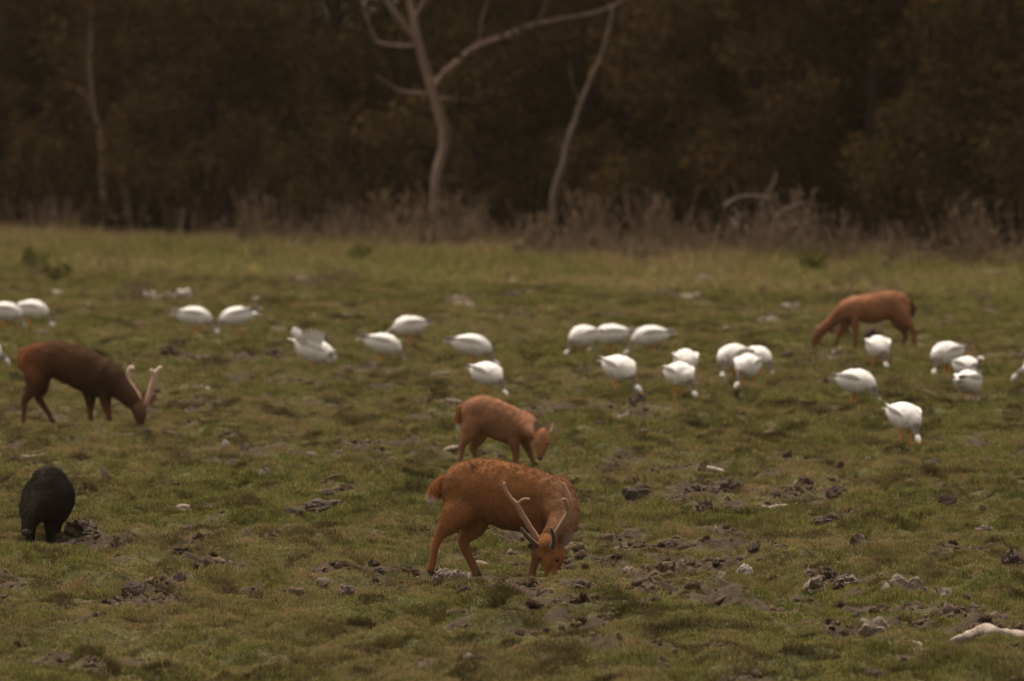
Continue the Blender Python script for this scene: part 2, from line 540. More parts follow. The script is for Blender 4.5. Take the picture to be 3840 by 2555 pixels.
scl = np.stack([sz, sz, sz * np.clip(hgt, 0.35, 2.0)], -1)
tintv = np.clip(0.27 + 0.4 * vn(X / 1.9, Y / 3.5, 61) + 0.45 * vn(X / 0.3, Y / 0.45, 62) + RNG.normal(0, 0.12, nn_) + 0.5 * b, 0, 1)
srcs = [tuft_mesh('grass_tuft', 78, 0.088, 0.014, 0.042, 0.0042, 100 + k, 0.85) for k in range(7)]
scatter_object('grass', pts, rot, scl, RNG.integers(0, 7, nn_), tintv, srcs, M_grass,
               'short cropped olive green grass covering the clearing', 'grass',
               np.clip(.12 + .6 * vn(X / .27, Y / .5, 64) + .65 * vn(X / .10, Y / .2, 65) + .3 * b, 0, .9))  # thatch mottling, darkened to stand in for shaded gaps in the turf


# crumbs of turned soil strewn over the open earth
def crumb_mesh(seed):
    rs = np.random.default_rng(seed)
    V, Q, T = ball((0, 0, .2), .5, 8, 6)
    V = V * (1 + .20 * rs.normal(size=(len(V), 1))).clip(.6, 1.4)
    mb = MB(); g = rs.uniform(.7, 1.3, (len(V), 1)); mb.add(V, Q, T, np.repeat(g, 3, 1))
    return mb.mesh('crumb', True)
cx, cy = scatter_pts(56, 130, 420, 1.0)
cb = bare(cx, cy)
kk = RNG.random(len(cx)) < np.clip(cb * 1.3 - .12, 0.015, 1) * np.where(cy > 90, .45, 1)
cx, cy = cx[kk], cy[kk]; n = len(cx)
cs = RNG.gamma(2.0, .0095, n).clip(.006, .07)
scatter_object('soil_crumbs', np.stack([cx, cy, H(cx, cy) - .004], -1), RNG.uniform(-.5, .5, (n, 3)) + np.stack([0 * cx, 0 * cx, RNG.uniform(0, 6, n)], -1),
               np.stack([cs * RNG.uniform(.9, 1.7, n), cs * RNG.uniform(.8, 1.4, n), cs * RNG.uniform(.6, 1.2, n)], -1), RNG.integers(0, 4, n), RNG.random(n) ** 2,
               [crumb_mesh(60 + k) for k in range(4)], M_crumb, 'crumbs of dark turned earth strewn over the open soil', 'soil')

# tall rough grass towards the wood
n = 30000
x = RNG.uniform(-16, 14, n); off = RNG.beta(1.6, 1.3, n) * 34 - 2.5       # metres in front of the edge
y = yedge(x) - off
k = (np.abs(x) < y * 0.045 + 3) & (RNG.random(n) < 0.35 + 0.65 * sstep(-0.5, 0.4, vn(x / 1.5, y / 4, 71)))
x, y, off = x[k], y[k], off[k]
n = len(x)
g = sstep(30, 4, off)
hh = (0.22 + 0.42 * g) * RNG.uniform(0.5, 1.5, n) * (1 + 0.35 * vn(x / 1.2, y / 3, 72))
pts = np.stack([x, y, H(x, y)], -1)
rot = np.stack([RNG.normal(0, 0.15, n), RNG.normal(0, 0.15, n), RNG.uniform(0, 6.283, n)], -1)
sz = 0.7 + 0.5 * RNG.random(n)
scl = np.stack([sz, sz, hh], -1)
tv = np.clip(0.22 + 0.5 * vn(x / 1.6, y / 5, 73) + RNG.normal(0, 0.22, n) + 0.35 * sstep(7, 0, off), 0, 1)
srcs = [tuft_mesh('tall_tuft', 26, 0.16, 0.18, 0.50, 0.016, 200 + k, 0.55, 3) for k in range(4)]
scatter_object('tall_grass', pts, rot, scl, RNG.integers(0, 4, n), tv, srcs, M_tall,
               'rough taller grass and dry weeds growing along the foot of the wood', 'grass')

# ------------------------------------------------------------------ trees
def px_at(px, py, ppm, y, dy=0.0):
    return ((px - 1920.0) / ppm, y + dy, CAM_H - (py - HORIZ) / ppm)

def traced_tree(name, label, limbs, base, mat, group=None, cat='tree', crown=0, seed=0, dy=None):
    """limbs: list of pixel polylines (px, py, radius px), the first one is the trunk."""
    x0, y0, ppm = gp(*base)
    root = empty(name, (x0, y0, float(H(x0, y0))))
    tag(root, label, cat, group)
    r = random.Random(seed)
    tips = []
    for q, L in enumerate(limbs):
        bend = r.uniform(-0.9, -0.1) if q else 0.0
        rows = []
        for s, (px, py, rp) in enumerate(L):
            p = px_at(px, py, ppm, y0)
            z = p[2] if not (q == 0 and s == 0) else root.location.z - 0.15
            rows.append((p[0] - x0, bend * s / max(1, len(L) - 1) + r.uniform(-0.03, 0.03), z - root.location.z, rp / ppm))
        mb = MB()
        V, Q, T, t = tube(rows, (0, 1, 0), 9, 6)
        V = V + 0.012 * np.stack([vn(V[:, 2] * 5, V[:, 0] * 9 + q, 81), vn(V[:, 2] * 6, V[:, 0] * 9 + q, 82), 0 * V[:, 0]], -1)
        mb.add(V, Q, T)
        link('trunk' if q == 0 else 'branch', mb.mesh('limb'), mat, root)
        tips.append(rows[-1])
    if crown:
        mb = MB()
        for tp in tips:
            leaves(mb, np.array(tp[:3]) + np.array([0, 0, 0.6]), (0.9, 0.9, 0.8), crown, 0.13, r)
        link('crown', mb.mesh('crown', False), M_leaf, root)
    return root

def leaves(mb, c, rad, n, size, r, droop=0.4):
    rs = np.random.default_rng(r.randint(0, 10 ** 9))
    d = rs.normal(size=(n, 3)); d /= np.linalg.norm(d, axis=1)[:, None]
    P = c + d * (rs.random((n, 1)) ** 0.45) * np.asarray(rad)
    u = rs.normal(size=(n, 3)); u[:, 2] -= droop; u /= np.linalg.norm(u, axis=1)[:, None]
    w = np.cross(u, rs.normal(size=(n, 3))); w /= np.linalg.norm(w, axis=1)[:, None] + 1e-9
    s = size * rs.uniform(0.6, 1.5, (n, 1))
    V = np.stack([P - u * s * 0.5, P + w * s * 0.26, P + u * s * 0.5, P - w * s * 0.26], 1).reshape(-1, 3)
    Q = np.arange(4 * n).reshape(n, 4)
    g = np.repeat(rs.uniform(0.55, 1.35, n), 4)
    wm = np.repeat(rs.uniform(0.85, 1.25, n), 4)
    mb.add(V, Q, None, np.stack([g * wm, g, g * 0.95], -1))

# the pale forked tree in front of the wood
MAIN = [[(1650, 935, 26), (1642, 840, 23), (1634, 760, 22), (1642, 650, 22), (1670, 535, 22), (1652, 430, 21), (1620, 330, 20), (1595, 250, 17), (1570, 170, 16), (1556, 90, 14), (1540, 20, 11), (1522, -80, 9), (1515, -260, 6), (1480, -420, 3)],
        [(1622, 335, 15), (1690, 258, 14), (1790, 178, 13), (1900, 135, 11), (2010, 92, 9), (2120, 70, 7), (2250, 42, 5), (2400, -30, 3)],
        [(1556, 145, 12), (1520, 100, 12), (1488, 60, 11), (1450, 0, 10), (1405, -90, 8), (1350, -230, 5), (1330, -400, 3)],
        [(1553, 75, 9), (1578, 35, 9), (1603, -15, 8), (1640, -110, 6), (1700, -260, 3)],
        [(1640, 368, 7), (1720, 372, 7), (1805, 380, 6), (1865, 335, 5), (1920, 282, 4), (1990, 250, 2)],
        [(1548, 172, 6), (1480, 172, 5), (1420, 158, 5), (1392, 112, 4), (1370, 40, 2)],
        [(1605, 352, 5), (1520, 345, 5), (1470, 325, 4), (1415, 285, 2)],
        [(1790, 178, 6), (1800, 120, 5), (1812, 50, 4), (1850, -60, 2)],
        [(2010, 92, 5), (2040, 30, 4), (2060, -60, 2)]]
traced_tree('forked_tree', 'pale bare tree with a kinked trunk forking into crooked limbs before the wood', MAIN, (1650, 935), M_bark, seed=1)
traced_tree('leaning_tree', 'slim grey trunk leaning right, rising from a clump of upright dry sticks',
            [[(2052, 968, 17), (2068, 830, 15), (2080, 720, 14), (2110, 620, 12), (2142, 500, 11), (2180, 390, 10), (2215, 300, 8), (2262, 190, 6), (2300, 20, 4)],
             [(2180, 390, 5), (2150, 330, 4), (2135, 240, 3)]], (2052, 968), M_twigd, seed=2)
traced_tree('slim_tree', 'slim straight brown trunk standing alone in the dark wood edge',
            [[(388, 895, 13), (391, 760, 13), (383, 600, 13), (372, 490, 11), (352, 410, 9), (340, 250, 8), (345, 20, 6)],
             [(352, 410, 5), (330, 370, 4), (290, 330, 3)]], (388, 895), M_bark, seed=3)
POST = [('broken_trunk', 'short snapped trunk leaning right in the wood edge', [(668, 905, 11), (682, 840, 10), (694, 782, 8)], M_bark),
        ('crooked_trunk', 'crooked thin trunk bending right next to a short snapped trunk', [(724, 905, 10), (728, 820, 9), (742, 760, 8), (752, 728, 6)], M_bark),
        ('dark_stub', 'dim straight stub just behind the crooked thin trunk', [(758, 895, 9), (757, 830, 8), (758, 770, 7)], M_barkd),
        ('bent_sapling', 'dim bent sapling behind the slim straight trunk', [(448, 880, 7), (452, 800, 6), (474, 700, 6), (440, 620, 5), (415, 560, 3)], M_barkd),
        ('leaning_sapling', 'dim sapling slanting left, innermost of three slanting stems', [(120, 860, 8), (80, 720, 7), (25, 560, 6), (-40, 420, 4)], M_barkd),
        ('leaning_sapling', 'dim sapling slanting left, middle one of three slanting stems', [(160, 870, 8), (120, 740, 7), (70, 590, 6), (20, 470, 3)], M_barkd),
        ('leaning_sapling', 'dim sapling slanting left, next to the slim straight trunk', [(262, 830, 7), (230, 740, 7), (165, 630, 5), (120, 540, 3)], M_barkd),
        ('shaded_trunk', 'dark upright trunk deep in shade behind leafy bushes', [(940, 900, 13), (922, 760, 12), (900, 640, 10), (880, 480, 8), (890, 260, 6)], M_barkd),
        ('pale_stump', 'small pale stump standing up out of the rough grass', [(1108, 975, 11), (1112, 935, 10), (1118, 900, 8)], M_bark),
        ('short_stake', 'thin short stick leaning in the rough grass near the slim trunk', [(438, 985, 6), (430, 950, 5), (424, 915, 4)], M_bark),
        ('brown_stalk', 'lone reddish brown stalk standing in grass behind the hind deer', [(3326, 1045, 6), (3322, 1010, 6), (3318, 975, 9)], M_brownwood),
        ('thin_tree', 'thin pale trunk rising among dry brush beside leafy bushes', [(2370, 930, 9), (2362, 840, 8), (2372, 760, 6), (2385, 690, 3)], M_bark),
        ('thin_tree', 'thin trunk close behind the leaning grey trunk', [(2128, 940, 7), (2122, 850, 7), (2118, 750, 5)], M_barkd),
        ('thin_tree', 'dim thin trunk rising behind the tangled pale dead branches', [(3125, 960, 10), (3118, 830, 9), (3140, 690, 8), (3180, 600, 4)], M_barkd)]
for kk, (nm, lb, pl, mt) in enumerate(POST):
    traced_tree(nm, lb, [pl], pl[0][:2], mt, 'dead stems along the wood edge', 'tree', seed=20 + kk)
traced_tree('dead_branch_tangle', 'tangle of pale crossed dead branches at the foot of the wood',
            [[(2821, 985, 11), (2856, 912, 11), (2905, 835, 10), (2884, 743, 7), (2912, 645, 4)],
             [(2905, 835, 9), (2940, 890, 9), (2968, 925, 8), (2995, 945, 6)],
             [(2912, 815, 10), (2965, 780, 9), (3012, 762, 7)], [(2884, 743, 7), (2800, 735, 6), (2755, 745, 5), (2710, 775, 5)],
             [(2954, 919, 9), (2930, 950, 8), (2915, 985, 7)], [(2860, 905, 8), (2835, 880, 6), (2790, 870, 4)]], (2821, 985), M_twigd, cat='dead branches', seed=5)

# leafy trees of the wood
def wood_tree(seed):
    r = random.Random(seed)
    ht = r.uniform(8.5, 11)
    tr = MB()
    top = (r.uniform(-.6, .6), r.uniform(-.6, .6), ht * 0.85)
    rows = [(0, 0, -0.2, .19), (r.uniform(-.1, .1), r.uniform(-.1, .1), 1.2, .15), (r.uniform(-.3, .3), r.uniform(-.3, .3), ht * .4, .11), (*top, .03)]
    V, Q, T, t = tube(rows, (0, 1, 0), 7, 4); tr.add(V, Q, T)
    cr_ = MB()
    for k in range(24):
        z = r.uniform(0.5, ht * 0.95) if k % 2 else r.uniform(0.4, 4.5)
        a = r.uniform(0, 6.283)
        ln = r.uniform(0.9, 2.3) * (1 - 0.35 * z / ht)
        f = z / ht
        b0 = np.array([rows[2][0] * f * 2, rows[2][1] * f * 2, z - 0.5])
        e = np.array([math.cos(a) * ln, math.sin(a) * ln, z + r.uniform(-.2, .5)])
        V, Q, T, t = tube([(*b0, .04), (*((b0 + e) / 2 + np.array([0, 0, .12])), .03), (*e, .012)], (0.3, 0.2, 1), 5, 3)
        tr.add(V, Q, T)
        for q in range(3):
            cc = e + np.array([r.uniform(-.6, .6), r.uniform(-.6, .6), r.uniform(-.5, .5)])
            leaves(cr_, cc, (r.uniform(.4, .8), r.uniform(.4, .8), r.uniform(.3, .65)), 150, 0.13, r)
    return tr.mesh('trunk'), cr_.mesh('crown', False)
variants = [wood_tree(300 + k) for k in range(6)]
for tm, cm in variants:
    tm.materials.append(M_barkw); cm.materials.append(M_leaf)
rr = random.Random(5)
def put_tree(x, y, v, s, label, group, name='leafy_tree'):
    root = empty(name, (x, y, 0.0), rr.uniform(0, 6.28))
    root.scale = (s, s, s * rr.uniform(.9, 1.1))
    tag(root, label, 'tree', group)
    link('trunk', variants[v][0], None, root); link('crown', variants[v][1], None, root)
for row, (off, sp) in enumerate(((9.5, 1.7), (12.0, 1.9), (15.5, 2.2), (20, 2.6), (25.0, 3.0))):
    x = -24 + row * 0.7
    while x < 24:
        xx = x + rr.uniform(-.6, .6)
        yy = float(yedge(xx)) + off + rr.uniform(-.9, .9)
        if abs(xx) < yy * .045 + 9:
            put_tree(xx, yy, rr.randrange(6), rr.uniform(.9, 1.15), 'dark leafy tree packed among others in the shaded wood', 'trees of the wood')
        x += sp

# leafy shrubs and dry brush along the edge
def shrub_mesh(seed, h, w, n, size):
    r = random.Random(seed)
    st, lf = MB(), MB()
    for k in range(9):
        a = r.uniform(0, 6.283); e = np.array([math.cos(a) * w * r.uniform(.2, .9), math.sin(a) * w * r.uniform(.2, .9), h * r.uniform(.45, 1)])
        V, Q, T, t = tube([(0, 0, -.1, .02), (*(e * .5 + np.array([0, 0, .1])), .014), (*e, .006)], (0.2, 1, 0), 5, 3)
        st.add(V, Q, T)
        leaves(lf, e, (w * .42, w * .42, h * .28), n // 9, size, r)
    return st.mesh('stem'), lf.mesh('foliage', False)
shr = [shrub_mesh(400 + k, h, w, n, s) for k, (h, w, n, s) in enumerate(((1.5, .8, 700, .11), (1.9, .7, 800, .12), (1.1, .9, 600, .10)))]
for a, b_ in shr:
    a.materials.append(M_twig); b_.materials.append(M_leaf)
for k in range(64):
    xx = -13.5 + (k % 32) * 0.85 + rr.uniform(-.4, .4)
    yy = float(yedge(xx)) + (rr.uniform(4.8, 6.8) if k < 32 else rr.uniform(10, 13))
    root = empty('leafy_shrub', (xx, yy, float(H(xx, yy))), rr.uniform(0, 6.28))
    s = rr.uniform(.8, 1.3) * (1 if k < 32 else 1.7); root.scale = (s, s, s)
    tag(root, 'dull green leafy shrub at the shaded foot of the wood', 'shrub', 'shrubs at the foot of the wood')
    v = rr.randrange(3)
    link('stem', shr[v][0], None, root); link('foliage', shr[v][1], None, root)

def brush_mesh(seed, h, w, n, r0=.007, up=0.75):
    r = random.Random(seed)
    mb = MB()
    for k in range(n):
        a = r.uniform(0, 6.283); d = w * math.sqrt(r.random()) * .55
        b0 = np.array([math.cos(a) * d, math.sin(a) * d, -.05])
        L = h * r.uniform(.35, 1.05)
        la = r.uniform(0, 6.283); ln = r.uniform(.05, 1) * (1 - up) * 1.6
        e = b0 + np.array([math.cos(la) * ln * L, math.sin(la) * ln * L, L])
        m_ = (b0 + e) / 2 + np.array([r.uniform(-.08, .08), r.uniform(-.08, .08), r.uniform(-.02, .1)]) * h
        V, Q, T, t = tube([(*b0, r0 * 1.3), (*m_, r0), (*e, r0 * .4)], (0.3, 1, 0.1), 4, 3)
        mb.add(V, Q, T)
        for q in range(4):
            f = r.uniform(.25, .95); s0 = b0 * (1 - f) + e * f
            e2 = s0 + np.array([r.uniform(-.3, .3), r.uniform(-.3, .3), r.uniform(-.05, .35)]) * h * .55
            V, Q, T, t = tube([(*s0, r0 * .6), (*e2, r0 * .3)], (0.3, 1, 0.1), 3, 2)
            mb.add(V, Q, T)
    return mb.mesh('twigs')
brush = [brush_mesh(500 + k, h, w, n, r0, up) for k, (h, w, n, r0, up) in enumerate(((.75, .8, 60, .008, .6), (.6, 1.0, 60, .008, .5), (.95, .6, 42, .009, .75), (.65, .45, 34, .016, .9)))]
for m_ in brush: m_.materials.append(M_twig)
BR = [(2000, 985, 3, 1.15, 'clump of upright dry sticks crowded at the foot of the leaning trunk'),
      (1720, 950, 2, 1.0, 'dry brown brush just right of the forked tree base'), (1560, 955, 0, 1.0, 'dry brown brush just left of the forked tree base'),
      (1440, 960, 1, 1.0, None), (1280, 955, 0, 1.0, None), (1810, 955, 1, .9, None), (2190, 985, 0, 1.1, None), (2300, 990, 1, 1.0, None),
      (2120, 1000, 1, .9, None), (2480, 985, 2, 1.0, None), (2580, 990, 0, .9, None), (2700, 995, 1, 1.0, None), (2830, 1005, 0, 1.1, None),
      (2960, 1000, 2, 1.0, None), (3060, 1010, 0, 1.0, None), (3220, 1015, 1, .9, None), (3450, 1030, 0, .9, None), (3640, 1035, 2, .9, None),
      (600, 930, 1, .5, None), (830, 935, 0, .6, None), (980, 945, 2, .9, None), (1180, 955, 1, .9, None), (180, 905, 0, .9, None), (3790, 1040, 1, .9, None), (480, 915, 1, .5, None), (2400, 1005, 1, .8, None)]
for px, py, v, s, lb in BR:
    x, y, ppm = gp(px, py)
    o = link('dry_brush', brush[v], None, None, (x, y, float(H(x, y))))
    s *= rr.uniform(1.15, 1.6)
    o.rotation_euler = (0, 0, rr.uniform(0, 6.28)); o.scale = (s, s, s)
    tag(o, lb or 'bush of tangled dry brown twigs where grass meets the wood', 'brush', 'dry brush along the wood edge')

# ------------------------------------------------------------------ animals: shared tools
def co_of(me):
    v = np.empty(len(me.vertices) * 3, np.float32); me.vertices.foreach_get('co', v)
    return v.reshape(-1, 3).astype(float)

def fuse(parts, voxel, smooth_it=6, factor=0.5, zlo=.26, zhi=.36, relief=.0065, keep=lambda V: 0 * V[:, 0]):
    """parts: list of (V,Q,T): one continuous skin over all of them."""
    mb = MB()
    for V, Q, T in parts: mb.add(V, Q, T)
    me = mb.mesh('tmp', True, False)
    ob = bpy.data.objects.new('tmp', me); C.objects.link(ob)
    rm = ob.modifiers.new('r', 'REMESH'); rm.mode = 'VOXEL'; rm.voxel_size = voxel; rm.use_smooth_shade = True
    sm = ob.modifiers.new('s', 'SMOOTH'); sm.factor = factor; sm.iterations = smooth_it
    dg = bpy.context.evaluated_depsgraph_get()
    out = bpy.data.meshes.new_from_object(ob.evaluated_get(dg))
    bpy.data.objects.remove(ob)
    out.polygons.foreach_set('use_smooth', np.ones(len(out.polygons), bool))
    V = co_of(out)                                  # melt the limb roots into the trunk, leave the slim legs alone
    e = np.empty(len(out.edges) * 2, np.int32); out.edges.foreach_get('vertices', e); e = e.reshape(-1, 2)
    deg = np.bincount(e.ravel(), minlength=len(V)).astype(float)[:, None]
    wgt = (0.55 * sstep(zlo, zhi, V[:, 2]) * (1 - keep(V)))[:, None]
    for _ in range(26):
        A = np.zeros_like(V)
        for ax in range(3):
            A[:, ax] = np.bincount(e[:, 0], V[e[:, 1], ax], len(V)) + np.bincount(e[:, 1], V[e[:, 0], ax], len(V))
        V = V + wgt * (A / deg - V)
    nv = np.empty(len(V) * 3, np.float32); out.vertices.foreach_get('normal', nv); nv = nv.reshape(-1, 3)
    lump = vn(V[:, 0] * 11 + 3, V[:, 2] * 9 + V[:, 1] * 5, 171) + .5 * vn(V[:, 0] * 27, V[:, 2] * 22 + V[:, 1] * 9, 172)
    V = V + nv * (relief * lump * sstep(.22, .38, V[:, 2]))[:, None]          # muscle and rib relief
    out.vertices.foreach_set('co', V.astype(np.float32).ravel())
    out.update()
    return out

def fur(parent, me, n, length, flow, colf, rad=0.0008, lift=0.34, seed=1, name='fur', lenf=None):
    rs = np.random.default_rng(seed)
    me.calc_loop_triangles()
    tri = np.empty(len(me.loop_triangles) * 3, np.int32); me.loop_triangles.foreach_get('vertices', tri)
    tri = tri.reshape(-1, 3)
    V = co_of(me)
    A, B, D = V[tri[:, 0]], V[tri[:, 1]], V[tri[:, 2]]
    nr = np.cross(B - A, D - A); ar = np.linalg.norm(nr, axis=1)
    nr = nr / (ar[:, None] + 1e-12)
    f = rs.choice(len(tri), n, p=ar / ar.sum())
    u = rs.random(n); v = rs.random(n); sw = u + v > 1; u[sw] = 1 - u[sw]; v[sw] = 1 - v[sw]
    P = A[f] + (B - A)[f] * u[:, None] + (D - A)[f] * v[:, None]
    nn = nr[f]
    d = flow(P)
    d = d - nn * np.sum(d * nn, 1)[:, None]
    d /= np.linalg.norm(d, axis=1)[:, None] + 1e-6
    d = d + nn * lift + rs.normal(0, 0.26, (n, 3))
    d /= np.linalg.norm(d, axis=1)[:, None]
    L = length * rs.uniform(0.6, 1.25, (n, 1))
    if lenf is not None: L = L * lenf(P)[:, None]
    P = P - nn * 0.002
    K = np.stack([P, P + d * L * 0.5 + nn * L * 0.06, P + d * L - nn * L * 0.04], 1)
    cu = bpy.data.hair_curves.new(name)
    cu.add_curves([3] * n)
    cu.attributes['position'].data.foreach_set('vector', K.astype(np.float32).ravel())
    ra = cu.attributes.get('radius') or cu.attributes.new('radius', 'FLOAT', 'POINT')
    ra.data.foreach_set('value', np.tile(np.array([1, .8, .25]) * rad, n).astype(np.float32))
    c = colf(P) * rs.uniform(0.60, 1.35, (n, 1)) * (1 + .28 * vn(P[:, 0] * 55, P[:, 2] * 70 + P[:, 1] * 40, 181))[:, None]
    c4 = np.ones((n, 4), np.float32); c4[:, :3] = c
    ca = cu.attributes.new('hcol', 'FLOAT_COLOR', 'CURVE'); ca.data.foreach_set('color', c4.ravel())
    cu.materials.append(M_fur)
    return link(name, cu, None, parent)

class Frame:
    """reads a side view drawn in picture units into metres; x right, z up, y away"""
    def __init__(self, ox, gz, k): self.ox, self.gz, self.k = ox, gz, k
    def p(self, x, z, y=0.0): return ((x - self.ox) * self.k, y, (self.gz - z) * self.k)
    def rows(self, L):                      # (x, z, y, r[, r2]) with radii in metres
        return [(*self.p(r[0], r[1], r[2]), *r[3:]) for r in L]
    def slices(self, L, y0=0.0):            # (x, top, bottom, half width)
        return [((x - self.ox) * self.k, y0, (self.gz - (t + b) / 2) * self.k, hw, (b - t) / 2 * self.k) for x, t, b, hw in L]

def ear_mesh(base, tip, width, face, c_out, c_in):
    """cupped leaf-shaped ear with thickness; face: direction the open side looks"""
    base, tip = np.array(base), np.array(tip)
    ax = tip - base; L = np.linalg.norm(ax); ax /= L
    f = np.array(face, float); f -= ax * f.dot(ax); f /= np.linalg.norm(f)
    s = np.cross(ax, f)
    prof = [(0, .35), (.12, .62), (.3, .95), (.5, 1.0), (.7, .82), (.88, .45), (1, .06)]
    n = 9
    V, cols = [], []
    for side, thick in ((1, 0.0), (-1, 0.006)):
        for t, w in prof:
            for j in range(n):
                q = j / (n - 1) * 2 - 1
                cup = (q * q) * 0.55 * w * width * 0.5
                V.append(base + ax * L * t + s * q * w * width / 2 + f * (cup - thick * (1 - abs(q) ** 3)))
                cols.append(c_in if side == 1 else c_out)
    m = len(prof)
    Q = []
    for o in (0, m * n):
        for a in range(m - 1):
            for j in range(n - 1):
                q = [o + a * n + j, o + a * n + j + 1, o + (a + 1) * n + j + 1, o + (a + 1) * n + j]
                Q.append(q if o == 0 else q[::-1])
    mb = MB(); mb.add(V, Q, None, np.array(cols))
    return mb.mesh('ear')

def antler(root, main, tines, col0, col1, name='antler'):
    mb = MB()
    for rows in [main] + tines:
        V, Q, T, t = tube(rows, (0, 1, 0.01), 10, 6)
        V = V + 0.0012 * np.stack([vn(V[:, 0] * 90, V[:, 2] * 90, 91), vn(V[:, 2] * 90, V[:, 0] * 80, 92), vn(V[:, 0] * 70, V[:, 2] * 90, 93)], -1)
        mb.add(V, Q, T, np.outer(1 - t, col0) + np.outer(t, col1))
    return link(name, mb.mesh('antler'), M_antler, root)

def blend(c, mask, col):
    return c * (1 - mask[:, None]) + np.asarray(col) * mask[:, None]

def make_deer(name, label, spot, fr, torso, tubes, colf, flow, nfur, voxel=0.011, group=None, flen=0.016, mirror=1, tail=None, tailc=None, hooves=(), eyes=(), nose=None, keep=lambda V: 0 * V[:, 0]):
    x, y, ppm = SPOT[spot]
    root = empty(name, (x, y, float(H(x, y)) + 0.018))
    tag(root, label, 'deer', group)
    parts = [tube(fr.slices(torso), (0, 1, 0), 22, 4, vertical=True)[:3]]
    for L, side in tubes:
        parts.append(tube(fr.rows(L), side, 14, 4)[:3])
    me = fuse(parts, voxel, keep=keep)
    V = co_of(me)
    set_col(me, colf(V))
    body = link('body', me, M_coat, root)
    fur(body, me, nfur, flen, flow, colf, seed=sum(map(ord, name)), lenf=lambda P: np.where(P[:, 2] < 0.26, 0.55, 1.0))
    if tail:
        mb = MB()
        V, Q, T, t = tube(fr.rows(tail), (0, 1, 0), 10, 5)
        tc = np.array([np.array(tailc[0]) * (1 - k) + np.array(tailc[1]) * k for k in sstep(.62, .85, t)])
        mb.add(V, Q, T, tc)
        tm = mb.mesh('tail')
        to = link('tail', tm, M_coat, root)
        ax = np.array(fr.rows(tail)[-1][:3]) - np.array(fr.rows(tail)[0][:3])
        p0 = np.array(fr.rows(tail)[0][:3]); LL = np.linalg.norm(ax)
        def tcol(P):
            tt = np.clip((P - p0) @ (ax / LL) / LL, 0, 1)
            k = sstep(.62, .85, tt)[:, None]
            return np.array(tailc[0]) * (1 - k) + np.array(tailc[1]) * k
        fur(to, tm, 1500, 0.035, lambda P: np.tile(ax / LL, (len(P), 1)), tcol, lift=.22, seed=4)
    for (hx, hz, hy, dirx) in hooves:
        px_, py_, pz_ = fr.p(hx, hz, hy)
        mb = MB()
        for s in (-1, 1):
            V, Q, T, t = tube([(px_ - dirx * .006, py_ + s * .008, pz_ + .040, .009, .012), (px_ + dirx * .003, py_ + s * .009, pz_ + .016, .010, .016), (px_ + dirx * .010, py_ + s * .010, pz_ - .014, .010, .019)], (0, 1, 0), 8, 3)
            mb.add(V, Q, T, (.055, .038, .027))
        link('hoof', mb.mesh('hoof'), M_horn, root)
    for (ex, ez, ey, er) in eyes:
        V, Q, T = ball((0, 0, 0), (er, er * .6, er * .62), 12, 8)
        tq = -.5 if ex > np.mean([q[0] for q in eyes]) else .5
        V = np.stack([V[:, 0] * math.cos(tq) + V[:, 2] * math.sin(tq), V[:, 1], -V[:, 0] * math.sin(tq) + V[:, 2] * math.cos(tq)], -1) + np.array(fr.p(ex, ez, ey))
        mb = MB(); mb.add(V, Q, T)
        link('eye', mb.mesh('eye'), M_eye, root)
    if nose:
        V, Q, T = ball(fr.p(*nose[:3]), nose[3], 12, 8)
        mb = MB(); mb.add(V, Q, T, (.03, .022, .02))
        link('nose', mb.mesh('nose'), M_horn, root)
    return root

# ------------------------------------------------------------------ the near stag (side on, grazing, face turned to us)
fr = Frame(900, 1393, 0.000594)
RUST, GREYB, FACE, DARKN = np.array([.275, .124, .053]), np.array([.215, .118, .068]), np.array([.290, .122, .045]), np.array([.075, .034, .018])
def stag_col(P):
    zx = P[:, 0] / fr.k + fr.ox; zz = fr.gz - P[:, 2] / fr.k
    c = np.tile(RUST, (len(P), 1)) * (1 + 0.16 * vn(P[:, 0] * 9, P[:, 2] * 14 + P[:, 1] * 5, 101))[:, None]
    c = blend(c, .75 * sstep(1250, 1500, zx) * sstep(1000, 850, zz), GREYB)
    c = blend(c, .45 * sstep(480, 300, zx) * sstep(300, 700, zz), (.31, .135, .05))
    c = blend(c, .5 * sstep(230, 150, zz) * sstep(400, 600, zx), DARKN * 2)                     # darker line along the back
    c = blend(c, .75 * np.exp(-(((zx - 615) / 55) ** 2 + ((zz - 245) / 40) ** 2)), DARKN)        # the scar on the croup
    head = sstep(960, 1010, zz) * sstep(1235, 1262, zx) * sstep(-.27, -.32, P[:, 1])
    c = blend(c, head, FACE)
    c = blend(c, head * .65 * np.exp(-(((zx - 1385) / 70) ** 2 + ((zz - 1090) / 80) ** 2)), DARKN)   # dark brow
    c = blend(c, head * .55 * np.exp(-(((zx - 1420) / 35) ** 2 + ((zz - 1290) / 60) ** 2)), DARKN)
    for ex, ez in ((1500, 1210), (1318, 1195)):                                             # dark rim and tear line round the eyes
        c = blend(c, head * .85 * np.exp(-(((zx - ex) / 34) ** 2 + ((zz - ez) / 24) ** 2)), DARKN * .6)
    c = blend(c, head * .5 * np.exp(-(((zx - 1455) / 22) ** 2 + ((zz - 1262) / 45) ** 2)), DARKN)
    c = blend(c, head * .6 * sstep(1330, 1375, zz), (.13, .075, .05))
    c = blend(c, head * .45 * np.exp(-(((zx - 1400) / 40) ** 2 + ((zz - 1185) / 45) ** 2)), (.36, .16, .06))
    legs = sstep(1000, 1150, zz) * (1 - head)
    c = blend(c, legs * .6, (.255, .118, .062))
    c = blend(c, .55 * sstep(820, 900, zz) * sstep(700, 800, zx) * sstep(1250, 1150, zx) * sstep(960, 930, zz), (.20, .115, .066))
    return c
